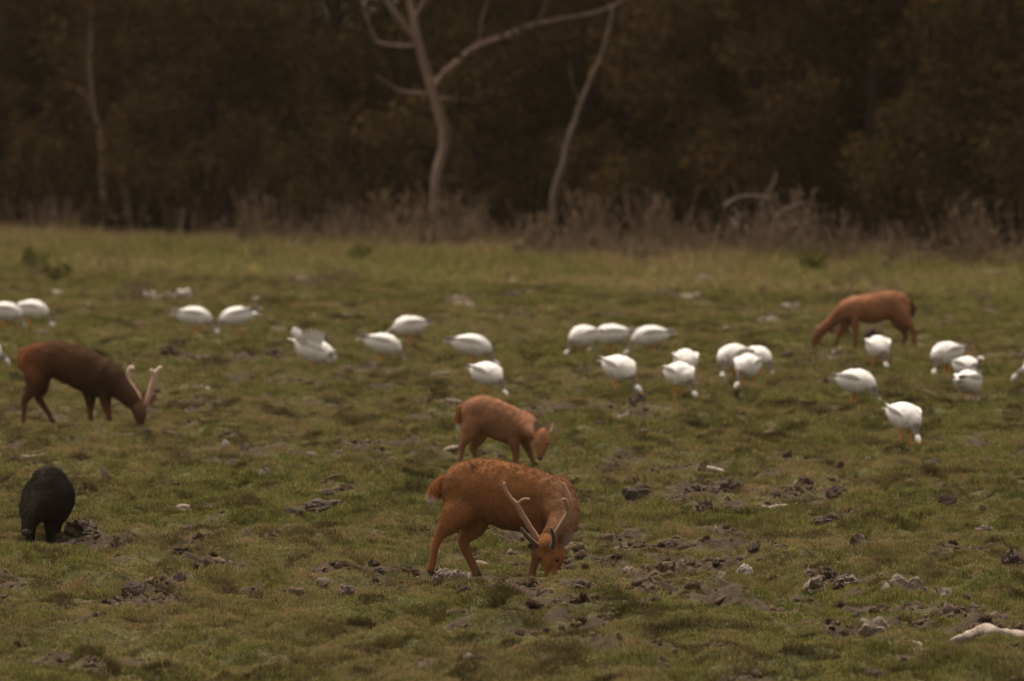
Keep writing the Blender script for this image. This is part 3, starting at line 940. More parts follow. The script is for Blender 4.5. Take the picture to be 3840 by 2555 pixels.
def flow_right(P):
    d = np.tile(np.array([-1.0, 0, -.45]), (len(P), 1))
    d[P[:, 2] < .27] = (-.2, 0, -1)
    return d
stag = make_deer('stag', 'rust coated stag with tall velvet antlers grazing with its face turned towards us', 'stag', fr,
    [(272, 400, 560, .045), (310, 305, 720, .09), (370, 250, 800, .118), (460, 212, 830, .135), (580, 170, 825, .145), (700, 150, 815, .15), (820, 160, 868, .155),
     (950, 184, 912, .16), (1080, 210, 932, .16), (1200, 244, 948, .155), (1320, 284, 960, .145), (1430, 325, 950, .13), (1530, 376, 900, .11), (1610, 448, 830, .085), (1665, 540, 740, .045)],
    [([(1420, 520, -.01, .15), (1520, 640, -.09, .135), (1560, 770, -.19, .108), (1530, 890, -.28, .092), (1455, 985, -.34, .076)], (1, 0, .3)),
     ([(1390, 985, -.34, .056, .055), (1400, 1060, -.375, .070, .064), (1412, 1135, -.385, .074, .060), (1424, 1200, -.39, .075, .058), (1432, 1260, -.40, .054, .048), (1436, 1320, -.405, .041, .040), (1436, 1362, -.405, .041, .040), (1436, 1388, -.40, .034, .034)], (1, 0, 0)),
     ([(1500, 1090, -.335, .048), (1518, 1190, -.34, .043), (1482, 1285, -.355, .033)], (1, 0, 0)),
     ([(505, 610, -.040, .095), (440, 745, -.075, .100), (350, 860, -.09, .07), (268, 955, -.09, .040), (214, 1060, -.09, .028), (186, 1180, -.09, .024), (165, 1290, -.09, .026), (155, 1350, -.09, .024)], (0, 1, 0)),
     ([(600, 650, .06, .12), (630, 850, .06, .085), (575, 950, .06, .06), (508, 1028, .06, .040), (528, 1130, .06, .031), (580, 1240, .06, .027), (628, 1340, .06, .027), (648, 1410, .06, .024)], (0, 1, 0)),
     ([(1330, 850, -.02, .085), (1325, 1000, 0, .058), (1312, 1110, 0, .042), (1282, 1230, 0, .030), (1252, 1330, 0, .025), (1235, 1410, 0, .025)], (0, 1, 0)),
     ([(1400, 850, .07, .08), (1430, 1050, .08, .050), (1440, 1180, .08, .036), (1435, 1300, .08, .025), (1440, 1410, .08, .024)], (0, 1, 0))],
    stag_col, flow_right, 70000, 0.0075, flen=.015,
    tail=[(300, 370, 0, .022, .03), (240, 455, 0, .030, .036), (200, 530, 0, .034, .040), (192, 590, 0, .030, .034), (195, 625, 0, .012, .014)], tailc=((.32, .125, .04), (.62, .55, .47)),
    hooves=[(150, 1372, -.09, 1), (655, 1392, .06, 1), (1236, 1392, 0, 1), (1445, 1392, .08, 1)],
    eyes=[(1500, 1210, -.426, .0175), (1318, 1195, -.414, .0155)], nose=(1432, 1380, -.412, (.030, .02, .016)))
A0, A1 = (.20, .095, .050), (.30, .185, .115)
antler(stag, fr.rows([(1300, 1010, -.37, .021), (1268, 950, -.36, .021), (1205, 850, -.35, .019), (1130, 725, -.34, .0185), (1080, 632, -.335, .0175), (1010, 560, -.33, .0135), (962, 480, -.33, .0118), (940, 398, -.33, .0095)]),
       [fr.rows([(1082, 640, -.335, .013), (1115, 598, -.335, .0125), (1160, 572, -.34, .011), (1208, 572, -.345, .009)])], A0, A1)
antler(stag, fr.rows([(1470, 1020, -.39, .020), (1490, 945, -.41, .020), (1535, 860, -.42, .0185), (1598, 752, -.42, .0175), (1634, 660, -.415, .0165), (1640, 590, -.41, .0145), (1622, 510, -.40, .0125), (1590, 440, -.39, .011), (1566, 395, -.385, .0085)]),
       [fr.rows([(1614, 700, -.42, .012), (1606, 630, -.43, .0115), (1590, 580, -.44, .011), (1560, 562, -.45, .009)])], A0, A1)
for pts_ in ([(1290, 1060, -.40, .020), (1235, 1010, -.43, .017), (1175, 945, -.45, .0135), (1140, 895, -.46, .010), (1124, 866, -.46, .007)],
             [(1455, 1075, -.43, .020), (1468, 1020, -.46, .018), (1466, 950, -.49, .015), (1448, 895, -.51, .011), (1436, 862, -.51, .007)]):
    antler(stag, fr.rows(pts_), [], (.10, .055, .034), (.055, .035, .026), 'brow_tine')
link('ear', ear_mesh(fr.p(1530, 1060, -.36), fr.p(1668, 880, -.40), .088, (-.25, -1, -.1), (.25, .10, .04), (.30, .215, .165)), M_coat, stag)
link('ear', ear_mesh(fr.p(1290, 1060, -.33), fr.p(1215, 1110, -.24), .07, (-.3, -.7, -.3), (.25, .10, .04), (.20, .13, .09)), M_coat, stag)

# ------------------------------------------------------------------ the young doe behind it
fr2 = Frame(850, 1316, 0.000549)
def doe_col(P):
    f = fr2
    zx = P[:, 0] / f.k + f.ox; zz = f.gz - P[:, 2] / f.k
    c = np.tile(np.array([.275, .136, .076]), (len(P), 1)) * (1 + 0.15 * vn(P[:, 0] * 8, P[:, 2] * 13, 111))[:, None]
    for sx, sz in ((1010, 390), (930, 350), (1150, 590), (1050, 520), (900, 480), (780, 420), (1130, 470), (700, 360), (820, 560)):
        c = blend(c, .42 * np.exp(-(((zx - sx) / 26) ** 2 + ((zz - sz) / 26) ** 2)), (.45, .26, .15))
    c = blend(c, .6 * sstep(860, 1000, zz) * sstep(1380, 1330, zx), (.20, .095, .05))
    head = sstep(-.16, -.22, P[:, 1]) * sstep(1400, 1440, zx)
    c = blend(c, head * .55, (.34, .165, .075))
    c = blend(c, head * .5 * np.exp(-(((zx - 1535) / 50) ** 2 + ((zz - 850) / 60) ** 2)), (.10, .05, .03))
    c = blend(c, .8 * head * sstep(1090, 1160, zz) * sstep(1475, 1455, zx), (.45, .33, .24))
    return c
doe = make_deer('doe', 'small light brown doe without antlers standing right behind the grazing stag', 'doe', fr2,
    [(338, 430, 620, .04), (380, 376, 760, .082), (450, 333, 805, .102), (550, 290, 810, .115), (650, 270, 835, .12), (780, 275, 905, .125), (900, 310, 955, .125), (1020, 372, 990, .12), (1130, 434, 990, .112), (1240, 490, 955, .10), (1330, 545, 925, .085), (1400, 615, 880, .055)],
    [([(1230, 690, -.01, .125), (1340, 740, -.10, .094), (1430, 810, -.19, .070), (1505, 850, -.26, .050)], (0, 0, 1)),
     ([(1530, 790, -.26, .052, .05), (1537, 870, -.30, .066, .058), (1534, 955, -.32, .064, .054), (1522, 1050, -.325, .046, .044), (1512, 1120, -.325, .036, .036), (1505, 1180, -.32, .029, .028)], (1, 0, 0)),
     ([(505, 650, -.035, .085), (475, 790, -.062, .075), (415, 920, -.07, .046), (365, 1030, -.07, .027), (356, 1140, -.07, .020), (342, 1240, -.07, .019), (335, 1330, -.07, .019)], (0, 1, 0)),
     ([(600, 720, .05, .1), (610, 880, .05, .066), (545, 990, .05, .045), (528, 1070, .05, .03), (562, 1170, .05, .023), (585, 1330, .05, .02)], (0, 1, 0)),
     ([(1120, 800, -.035, .06), (1130, 990, -.05, .046), (1150, 1120, -.05, .031), (1150, 1230, -.05, .025), (1160, 1330, -.05, .023)], (0, 1, 0)),
     ([(1270, 860, .05, .062), (1315, 1000, .05, .043), (1365, 1120, .05, .031), (1405, 1230, .05, .022), (1445, 1340, .05, .019)], (0, 1, 0))],
    doe_col, flow_right, 20000, 0.010, flen=.013,
    tail=[(352, 430, 0, .02, .024), (325, 540, 0, .022, .026), (318, 640, 0, .022, .028), (330, 720, 0, .016, .02), (338, 765, 0, .005, .006)], tailc=((.33, .14, .05), (.75, .69, .62)),
    hooves=[(338, 1318, -.07, 1), (588, 1318, .05, 1), (1158, 1318, -.05, 1), (1448, 1330, .05, 1)],
    eyes=[(1600, 972, -.354, .0165), (1468, 968, -.354, .0150)], nose=(1505, 1178, -.340, (.026, .016, .018)))
link('ear', ear_mesh(fr2.p(1600, 815, -.28), fr2.p(1698, 640, -.28), .074, (-.5, -1, 0), (.25, .11, .05), (.40, .27, .2)), M_coat, doe)
link('ear', ear_mesh(fr2.p(1470, 815, -.28), fr2.p(1425, 635, -.30), .076, (.45, -1, 0), (.25, .11, .05), (.34, .25, .2)), M_coat, doe)

# ------------------------------------------------------------------ the deer far to the right, facing left
fr3 = Frame(1250, 1171, 0.000655)
def far_col(P):
    f = fr3
    zx = P[:, 0] / f.k + f.ox; zz = f.gz - P[:, 2] / f.k
    c = np.tile(np.array([.255, .115, .062]), (len(P), 1)) * (1 + 0.18 * vn(P[:, 0] * 7, P[:, 2] * 10, 121))[:, None]
    c = blend(c, .5 * np.exp(-(((zx - 1040) / 90) ** 2 + ((zz - 310) / 50) ** 2)), (.46, .25, .15))
    c = blend(c, .4 * np.exp(-(((zx - 1640) / 70) ** 2 + ((zz - 270) / 50) ** 2)), (.46, .25, .15))
    c = blend(c, .7 * sstep(850, 780, zx), (.17, .072, .036))
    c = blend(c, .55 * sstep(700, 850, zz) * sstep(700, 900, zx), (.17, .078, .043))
    return c
def flow_left(P):
    d = flow_right(P); d[:, 0] *= -1
    return d
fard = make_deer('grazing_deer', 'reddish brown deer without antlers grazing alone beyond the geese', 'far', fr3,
    [(825, 420, 590, .045), (875, 350, 680, .09), (960, 285, 715, .112), (1060, 262, 725, .122), (1200, 240, 745, .13), (1350, 215, 768, .137), (1500, 194, 745, .137), (1650, 170, 700, .132), (1780, 170, 660, .127), (1900, 205, 625, .115), (1985, 272, 600, .09), (2050, 380, 545, .05)],
    [([(950, 480, 0, .12), (810, 570, -.01, .098), (690, 690, -.02, .083), (570, 800, -.03, .072), (470, 880, -.04, .062)], (0, 1, 0)),
     ([(455, 870, -.04, .052, .06), (410, 950, -.05, .058, .066), (378, 1030, -.06, .046, .054), (355, 1100, -.06, .034, .040), (345, 1150, -.06, .028, .032)], (0, 1, 0)),
     ([(1060, 600, -.04, .065), (1075, 790, -.058, .047), (1088, 940, -.06, .031), (1078, 1060, -.06, .026), (1072, 1190, -.06, .024)], (0, 1, 0)),
     ([(960, 660, .06, .075), (870, 840, .06, .05), (795, 975, .06, .033), (755, 1080, .06, .025), (735, 1180, .06, .022)], (0, 1, 0)),
     ([(1850, 480, -.040, .095), (1920, 640, -.062, .090), (2030, 800, -.07, .056), (2110, 925, -.07, .035), (2112, 1050, -.07, .027), (2135, 1190, -.07, .024)], (0, 1, 0)),
     ([(1760, 500, .05, .11), (1840, 740, .06, .078), (1940, 880, .06, .050), (1955, 990, .06, .032), (1935, 1080, .06, .025), (1918, 1190, .06, .023)], (0, 1, 0))],
    far_col, flow_left, 9000, 0.012,
    tail=[(2035, 360, 0, .022, .026), (2085, 470, 0, .024, .028), (2090, 560, 0, .020, .024), (2078, 620, 0, .006, .008)], tailc=((.13, .055, .028), (.17, .08, .045)),
    hooves=[(1070, 1171, -.06, -1), (733, 1171, .06, -1), (2135, 1171, -.07, -1), (1915, 1171, .06, -1)],
    eyes=[(385, 985, -.108, .014), (372, 985, .01, .014)], nose=(342, 1150, -.06, (.018, .025, .018)))
link('ear', ear_mesh(fr3.p(445, 905, -.09), fr3.p(318, 850, -.13), .065, (.2, -1, -.5), (.25, .11, .05), (.42, .33, .28)), M_coat, fard)
link('ear', ear_mesh(fr3.p(470, 890, .0), fr3.p(400, 780, .08), .06, (-.4, -1, 0), (.25, .11, .05), (.34, .25, .2)), M_coat, fard)

# ------------------------------------------------------------------ the dark stag at the left
fr4 = Frame(750, 1321, 0.000654)
def dark_col(P):
    f = fr4
    zx = P[:, 0] / f.k + f.ox; zz = f.gz - P[:, 2] / f.k
    c = np.tile(np.array([.085, .040, .021]), (len(P), 1)) * (1 + 0.18 * vn(P[:, 0] * 7, P[:, 2] * 10, 131))[:, None]
    c = blend(c, .8 * sstep(700, 300, zx) * sstep(760, 600, zz), (.170, .066, .031))
    c = blend(c, .9 * sstep(290, 215, zx) * sstep(620, 500, zz), (.33, .125, .045))
    c = blend(c, .75 * sstep(900, 1200, zx) * sstep(1080, 1000, zz), (.055, .032, .019))
    c = blend(c, .55 * sstep(1000, 1200, zz) * sstep(1650, 1500, zx), (.20, .085, .050))
    c = blend(c, .6 * sstep(1020, 1100, zz) * sstep(1650, 1720, zx), (.13, .070, .046))
    return c
dstag = make_deer('dark_stag', 'dark brown stag with short pale velvet antlers grazing with head to the right', 'dark', fr4,
    [(202, 390, 560, .045), (250, 288, 650, .082), (320, 248, 710, .108), (420, 214, 725, .127), (540, 190, 710, .138), (680, 178, 705, .144), (820, 190, 775, .152), (960, 226, 855, .158), (1090, 280, 905, .154), (1200, 325, 945, .144), (1310, 368, 975, .132), (1400, 424, 975, .115), (1480, 510, 930, .08)],
    [([(1330, 640, 0, .165), (1480, 730, -.03, .135), (1610, 850, -.06, .108), (1725, 970, -.10, .088), (1805, 1060, -.12, .07)], (0, 1, 0)),
     ([(1820, 1050, -.12, .056, .06), (1845, 1120, -.14, .068, .07), (1860, 1200, -.15, .062, .066), (1866, 1270, -.15, .046, .05), (1872, 1345, -.15, .033, .036)], (1, 0, 0)),
     ([(380, 590, -.040, .095), (400, 750, -.064, .09), (345, 890, -.07, .058), (276, 995, -.07, .038), (262, 1100, -.07, .027), (255, 1200, -.07, .024), (245, 1340, -.07, .024)], (0, 1, 0)),
     ([(480, 660, .06, .1), (500, 840, .06, .064), (445, 935, .06, .046), (500, 1055, .06, .032), (580, 1170, .06, .027), (655, 1340, .06, .021)], (0, 1, 0)),
     ([(1360, 830, -.045, .075), (1385, 1030, -.06, .05), (1415, 1170, -.06, .031), (1435, 1250, -.06, .024), (1445, 1340, -.06, .023)], (0, 1, 0)),
     ([(1150, 850, .05, .075), (1168, 1040, .05, .046), (1165, 1170, .05, .028), (1172, 1250, .05, .022), (1180, 1340, .05, .021)], (0, 1, 0))],
    dark_col, flow_right, 20000, 0.011,
    tail=[(235, 300, 0, .022, .02), (205, 420, 0, .026, .022), (212, 530, 0, .022, .02), (255, 610, 0, .014, .014), (280, 660, 0, .004, .005)], tailc=((.33, .125, .042), (.60, .50, .40)),
    hooves=[(244, 1321, -.07, 1), (660, 1321, .06, 1), (1447, 1321, -.06, 1), (1182, 1321, .05, 1)],
    eyes=[(1905, 1150, -.205, .014), (1805, 1145, -.205, .013)], nose=(1872, 1335, -.175, (.024, .016, .016)))
B0, B1 = (.34, .17, .105), (.60, .45, .35)
antler(dstag, fr4.rows([(1850, 1060, -.13, 0.0234), (1845, 970, -.12, 0.0234), (1795, 880, -.10, 0.0221), (1722, 775, -.08, 0.0221), (1694, 690, -.07, 0.0215), (1702, 610, -.07, 0.0208), (1735, 552, -.07, 0.0202), (1772, 575, -.08, 0.0156)]), [], B0, B1)
antler(dstag, fr4.rows([(1945, 1080, -.14, 0.0234), (1968, 990, -.14, 0.0234), (1992, 890, -.13, 0.0221), (2030, 755, -.12, 0.0228), (2068, 640, -.12, 0.0247), (2110, 580, -.12, 0.0195), (2148, 545, -.12, 0.0169)]),
       [fr4.rows([(2060, 660, -.12, 0.0195), (2035, 610, -.13, 0.0182), (2010, 580, -.13, 0.0169)])], B0, B1)
link('ear', ear_mesh(fr4.p(1890, 1040, -.12), fr4.p(1922, 885, -.08), .060, (-.5, -1, 0), (.10, .05, .03), (.12, .07, .045)), M_coat, dstag)
link('ear', ear_mesh(fr4.p(1945, 1060, -.12), fr4.p(2085, 925, -.08), .060, (-.1, -1, -.4), (.12, .06, .035), (.20, .11, .075)), M_coat, dstag)

# ------------------------------------------------------------------ the boar
fb = Frame(600, 1384, 0.00048)
x, y, ppm = SPOT['boar']
boar = empty('wild_boar', (x, y, float(H(x, y)) - 0.012))
tag(boar, 'blackish bristly wild boar with humped back and lowered head', 'boar')
def boar_col(P):
    c = np.tile(np.array([.018, .013, .010]), (len(P), 1)) * (1 + 0.3 * vn(P[:, 0] * 12, P[:, 2] * 9, 141))[:, None]
    return blend(c, .6 * sstep(-.02, -.12, P[:, 0]) * sstep(.15, .35, P[:, 2]), (.040, .029, .021))
bp = [tube(fb.rows([(735, 800, .42, .05, .06), (730, 750, .36, .10, .10), (725, 710, .24, .135, .125), (685, 700, .08, .148, .135), (635, 720, -.06, .148, .14), (580, 780, -.17, .12, .125), (510, 860, -.27, .088, .105), (465, 950, -.34, .068, .08), (435, 1040, -.385, .048, .054), (420, 1110, -.415, .036, .038), (410, 1165, -.435, .030, .031)]), (1, 0, 0), 20, 5)[:3],
      tube(fb.rows([(740, 640, .34, .05, .05), (725, 545, .24, .085, .09), (695, 470, .10, .092, .085), (650, 500, -.04, .09, .095), (590, 640, -.16, .09, .10), (530, 790, -.25, .07, .08)]), (1, 0, 0), 14, 5)[:3]]
for L in ([(740, 800, -.10, .10), (735, 950, -.11, .072), (720, 1100, -.115, .046), (715, 1230, -.115, .034), (722, 1400, -.115, .034)],
          [(470, 830, -.08, .09), (440, 1000, -.09, .062), (430, 1130, -.09, .042), (432, 1250, -.09, .031), (428, 1400, -.09, .031)],
          [(800, 780, .26, .105), (805, 960, .28, .07), (770, 1080, .30, .042), (765, 1200, .29, .030), (765, 1400, .29, .03)],
          [(590, 800, .26, .10), (480, 960, .28, .06), (360, 1100, .30, .038), (330, 1220, .29, .029), (325, 1400, .29, .029)]):
    bp.append(tube(fb.rows(L), (0, 1, 0), 12, 4)[:3])
bme = fuse(bp, 0.010, 5)
set_col(bme, boar_col(co_of(bme)))
bb = link('body', bme, M_coat, boar)
fur(bb, bme, 16000, 0.035, lambda P: np.stack([.1 + 0 * P[:, 0], .45 + 0 * P[:, 0], -1 + 0 * P[:, 0]], -1), boar_col, rad=.0014, lift=.35, seed=9, name='bristles', lenf=lambda P: np.where(P[:, 2] < .22, .45, 1.0))
for e0, e1, fx in (((560, 860, -.25), (600, 770, -.30), .4), ((440, 870, -.27), (385, 790, -.31), -.4)):
    link('ear', ear_mesh(fb.p(*e0), fb.p(*e1), .055, (fx, -1, 0), (.035, .026, .02), (.05, .036, .03)), M_coat, boar)
for ex in (435, 520):
    V, Q, T = ball(fb.p(ex - 10, 965, -.415 if ex < 480 else -.405), .009, 10, 6)
    mb = MB(); mb.add(V, Q, T); link('eye', mb.mesh('eye'), M_eye, boar)
V, Q, T, _ = tube(fb.rows([(411, 1158, -.43, .031, .031), (405, 1188, -.445, .030, .030)]), (1, 0, 0), 12, 2)
mb = MB(); mb.add(V, Q, T, (.028, .02, .017)); link('snout_disc', mb.mesh('snout'), M_horn, boar)

# ------------------------------------------------------------------ geese
GW, GG, GB, GK = np.array([.70, .68, .66]), np.array([.50, .475, .45]), np.array([.20, .145, .11]), np.array([.035, .028, .025])
def goose(px, py, heading, label, neck='down', turn=0.0, reach=1.0, tailup=0.0, s=1.0, ragged=0.0, tilt=0.0, seed=0):
    """heading in degrees: 0 faces right, 90 away, 180 left, 270 towards us. px, py: ground point under the feet."""
    x, y, ppm = gp(px, py)
    r = random.Random(seed + int(px))
    gz_ = max(float(H(x, y)), float(np.mean(H(np.full(6, x), y - np.linspace(.1, 1.2, 6)))) + .012)
    root = empty('goose', (x, y, gz_ + .012), math.radians(heading))
    s *= .88
    root.scale = (s, s, s)
    tag(root, label, 'goose', 'white geese feeding across the clearing')
    B = [(-.29, .262 + tailup, .025, .006), (-.245, .262 + tailup * .8, .052, .026), (-.185, .252 + tailup * .4, .090, .076), (-.10, .238, .118, .116), (-.01, .230, .132, .136), (.075, .222, .128, .132), (.135, .209, .108, .110), (.178, .192, .076, .078)]
    ct, st = math.cos(tilt), math.sin(tilt)
    def tl(xx, zz):
        return xx * ct + (zz - .23) * st, .27 - xx * st + (zz - .23) * ct
    rows = [(tl(a, z)[0], 0, tl(a, z)[1], ry, rz) for a, z, ry, rz in B]
    bx, _, bz = rows[-1][:3]
    c, sn = math.cos(math.radians(turn)), math.sin(math.radians(turn))
    def nk(f, z, rr_): return (bx + f * reach * c, f * reach * sn, z, rr_, rr_)
    if neck == 'down':
        rows += [nk(.045, bz - .045, .036), nk(.072, bz - .095, .024), nk(.088, .088, .022), nk(.105, .062, .031), nk(.128, .042, .028), nk(.150, .025, .014)]
    elif neck == 'up':
        rows += [nk(.03, bz + .035, .040), nk(.05, bz + .08, .025), nk(.052, bz + .115, .022), nk(.068, bz + .145, .032), nk(.10, bz + .148, .026), nk(.128, bz + .138, .013)]
    elif neck == 'half':
        rows += [nk(.045, bz - .01, .040), nk(.08, bz - .02, .027), nk(.11, bz - .05, .022), nk(.135, bz - .08, .031), nk(.158, bz - .11, .026), nk(.172, bz - .135, .012)]
    elif neck == 'preen':
        rows += [nk(.05, bz + .045, .042), nk(.085, bz + .060, .032), nk(.105, bz + .03, .026), nk(.10, bz - .015, .027), nk(.08, bz - .045, .020), nk(.066, bz - .06, .011)]
    V, Q, T, t = tube(rows, (0, 1, 0), 16, 5)
    nb = len(B) - 1; tot = len(rows) - 1
    tb = nb / tot
    col = np.tile(GW, (len(V), 1))
    col = blend(col, sstep(.10, .0, t), GG)
    hn = sstep(tb + .03, tb + .075, t) * sstep(tb + 3.5 / tot, tb + 2.8 / tot, t)
    rear = sstep(-.3, .6, (V[:, 0] - np.interp(t, np.linspace(0, 1, 400), np.interp(np.linspace(0, 1, 400), np.linspace(0, 1, len(rows)), [q[0] for q in rows]))) / .03)
    col = blend(col, hn * (.55 + .4 * rear), GB * .6)
    bars = np.maximum(np.exp(-((t - (tb + 3.9 / tot)) / .010) ** 2), np.exp(-((t - (tb + 4.6 / tot)) / .008) ** 2) * .9)
    col = blend(col, np.clip(bars, 0, 1) * .9, GK)
    flank = sstep(.16, .19, V[:, 2]) * sstep(.25, .21, V[:, 2]) * sstep(.35, .2, np.abs(t - tb * .45)) * (t < tb * .7)
    col = blend(col, .35 * flank, GB * 1.8)
    fz = sstep(tb + .06, tb - .02, t)[:, None]
    V = V + fz * .006 * np.stack([vn(V[:, 0] * 30, V[:, 2] * 30 + V[:, 1] * 17 + px, 155), vn(V[:, 0] * 28 + 9, V[:, 2] * 26 + px, 156), vn(V[:, 0] * 30 + 3, V[:, 1] * 30 + px, 157)], -1)
    mb = MB(); mb.add(V, Q, T, col)
    link('body', mb.mesh('goose_body'), M_goose, root)
    e = np.array(rows[-1][:3]); d = e - np.array(rows[-2][:3]); d /= np.linalg.norm(d)
    sidev = (-sn, c, 0)
    V, Q, T, t = tube([(*(e - d * .006), .013, .012), (*(e + d * .018), .009, .008), (*(e + d * .036), .004, .003)], sidev, 8, 3)
    mb = MB(); mb.add(V, Q, T, (.55, .22, .04)); link('beak', mb.mesh('beak'), M_horn, root)
    for sd in (-1, 1):
        # folded wing: long flattened shell over the flank, dark at its tip
        w0 = [(.12, .235, .090, .010, .035), (.07, .255, .106, .013, .066), (.0, .265, .113, .015, .080), (-.09, .275 + tailup * .2, .098, .015, .066), (-.18, .282 + tailup * .5, .066, .013, .040), (-.25, .290 + tailup * .9, .044, .010, .026), (-.315, .288 + tailup, .026, .006, .012)]
        lift = (min(ragged, .25) + r.uniform(0, .10)) * r.uniform(.5, 1.2)
        rw = []
        for q, (a, z, yy, ra, rb) in enumerate(w0):
            xx, zz = tl(a, z - .012)
            k = max(0, q - 2) / 4
            rw.append((xx + lift * .10 * k, sd * (yy + lift * .05 * k), zz + lift * .30 * k, ra, rb + lift * .05 * k))
        V, Q, T, t = tube(rw, (0, 1, -.55 * sd), 10, 4)
        cw = np.tile(GW * .97, (len(V), 1))
        cw = cw * (1 + .10 * vn(V[:, 0] * 26, V[:, 2] * 60 + sd, 151))[:, None]
        cw = blend(cw, (.85 if ragged < .5 else .25) * sstep(.62, .80, t), (.09, .07, .062))
        cw = blend(cw, .35 * sstep(.25, .6, t) * (V[:, 2] < np.interp(V[:, 0], [-.3, .15], [.30, .27])), (.33, .29, .26))
        mb = MB(); mb.add(V, Q, T, cw); link('wing', mb.mesh('wing'), M_goose, root)
        lx = r.uniform(-.05, .05)
        V, Q, T, t = tube([(-.01 + lx * .3, sd * .05, .19, .024), (.0 + lx, sd * .052, 0.11, .0125), (.005 + lx, sd * .054, .02, .0085), (.01 + lx, sd * .055, -.045, .008)], (0, 1, 0), 7, 4)
        mb = MB(); mb.add(V, Q, T, (.66, .24, .07))
        for ta in (-.5, 0, .5):
            V, Q, T, t = tube([(.0 + lx, sd * .055, .004, .007), (.0 + lx + .06 * math.cos(ta), sd * .055 + .06 * math.sin(ta), .002, .004)], (0, 0, 1), 5, 2)
            mb.add(V, Q, T, (.66, .24, .07))
        link('leg', mb.mesh('leg'), M_horn, root)
    if ragged >= .5:                       # the lifted wing, its feathers fanned
        for q in range(8):
            a = 1.15 + q * .17
            L = .20 - abs(q - 3) * .012
            b0 = np.array([.06 - q * .022, -.085, .335])
            e2 = b0 + np.array([math.cos(a) * L, -.04 - .012 * q, math.sin(a) * L])
            V, Q, T, t = tube([(*b0, .026, .006), (*((b0 + e2) / 2), .028, .005), (*e2, .010, .003)], (math.sin(a), .2, -math.cos(a)), 8, 4)
            mb = MB(); mb.add(V, Q, T, blend(np.tile(GW, (len(V), 1)), .5 * sstep(.75, 1, t), (.25, .2, .18))); link('feather', mb.mesh('feather'), M_goose, root)
    # tail fan
    mb = MB()
    for q in range(5):
        a = (q - 2) * .16
        xx, zz = tl(-.25, .264 + tailup * .8); x2, z2 = tl(-.25 - .085 * math.cos(a), .258 + tailup * 1.25)
        V, Q, T, t = tube([(xx, math.sin(a) * .02, zz, .018, .004), ((xx + x2) / 2, math.sin(a) * .07, (zz + z2) / 2, .017, .003), (x2, math.sin(a) * .12, z2, .008, .002)], (0, 1, 0), 6, 3)
        mb.add(V, Q, T, blend(np.tile(GW * .95, (len(V), 1)), .55 * sstep(.3, .5, t) * sstep(.85, .7, t), (.28, .25, .24)))
    link('tail', mb.mesh('tail'), M_goose, root)
    return root

G = goose
G(18, 1248, 5, 'goose cut by the picture edge, overlapping the goose ahead of it', turn=-25)
G(118, 1243, 0, 'goose grazing just ahead of another at the far left end of the flock', turn=-10)
G(728, 1274, 0, 'goose facing right, beak to beak with a ruffled goose', turn=-5, reach=1.1)
G(890, 1270, 175, 'ruffled goose with spread wing tips facing a smooth goose beak to beak', turn=15, ragged=.35)
G(1180, 1424, -8, 'goose preening with one wing lifted and its tail cocked up', neck='preen', turn=-45, ragged=.75, tailup=.05, tilt=.18, s=1.04)
G(1435, 1374, 0, 'goose grazing to the right in front of a smaller looking goose', turn=-12, tilt=.10)
G(1535, 1302, 188, 'goose with dark wing tips partly hidden behind a grazing goose', turn=10, neck='half')
G(1768, 1402, -2, 'goose in clear profile with head down to the right, above another goose', turn=-5, tilt=.05, s=1.03)
G(1826, 1512, -48, 'plump goose standing directly behind the back of the doe', turn=10, s=.98, tilt=.08)
G(2190, 1342, 222, 'goose leading a row of three, head down to the left', turn=-5)
G(2292, 1337, 176, 'middle goose of a row of three', turn=20)
G(2440, 1347, 183, 'last goose of a row of three, neck stretched down to the left', turn=0, reach=1.15)
G(2322, 1510, -52, 'big goose with dark neck bent down beside grey clods', turn=15, s=1.05, tilt=.12)
G(2570, 1442, 282, 'round goose facing us, straight behind another goose', turn=8)
G(2548, 1520, 300, 'goose standing beneath another with its striped head at its breast', turn=12)
G(2752, 1424, 228, 'large goose at the back of a tight huddle of three', turn=35, s=1.06)
G(2838, 1418, -45, 'slim goose at the outer side of a huddle of three', turn=0, s=.95)
G(2806, 1486, 248, 'goose at the front of a huddle of three, head straight down', turn=-12)
G(3292, 1408, 285, 'lone goose facing us with its beak in the grass below the far deer', turn=8, tailup=.02)
G(3552, 1424, 225, 'goose bending its dark neck down to the left, behind two others', turn=28, s=1.02)
G(3626, 1462, 305, 'goose with raised head and orange beak among heads-down neighbours', neck='up', turn=20, s=.9)
G(3630, 1532, 62, 'goose turned away from us, its head hidden by its body', turn=15, s=.95)
G(3212, 1528, -34, 'goose grazing to the right with a long dark brown neck', turn=5, reach=1.1, s=1.0)
G(3392, 1672, -58, 'white goose standing apart, the one closest to the lower pasture', turn=-15, s=1.0, tilt=.12)
G(3905, 1455, 190, 'goose mostly beyond the right picture edge, only its head end showing', neck='half')
G(-62, 1432, 0, 'goose mostly beyond the left picture edge near the dark stag', neck='half', reach=.7)

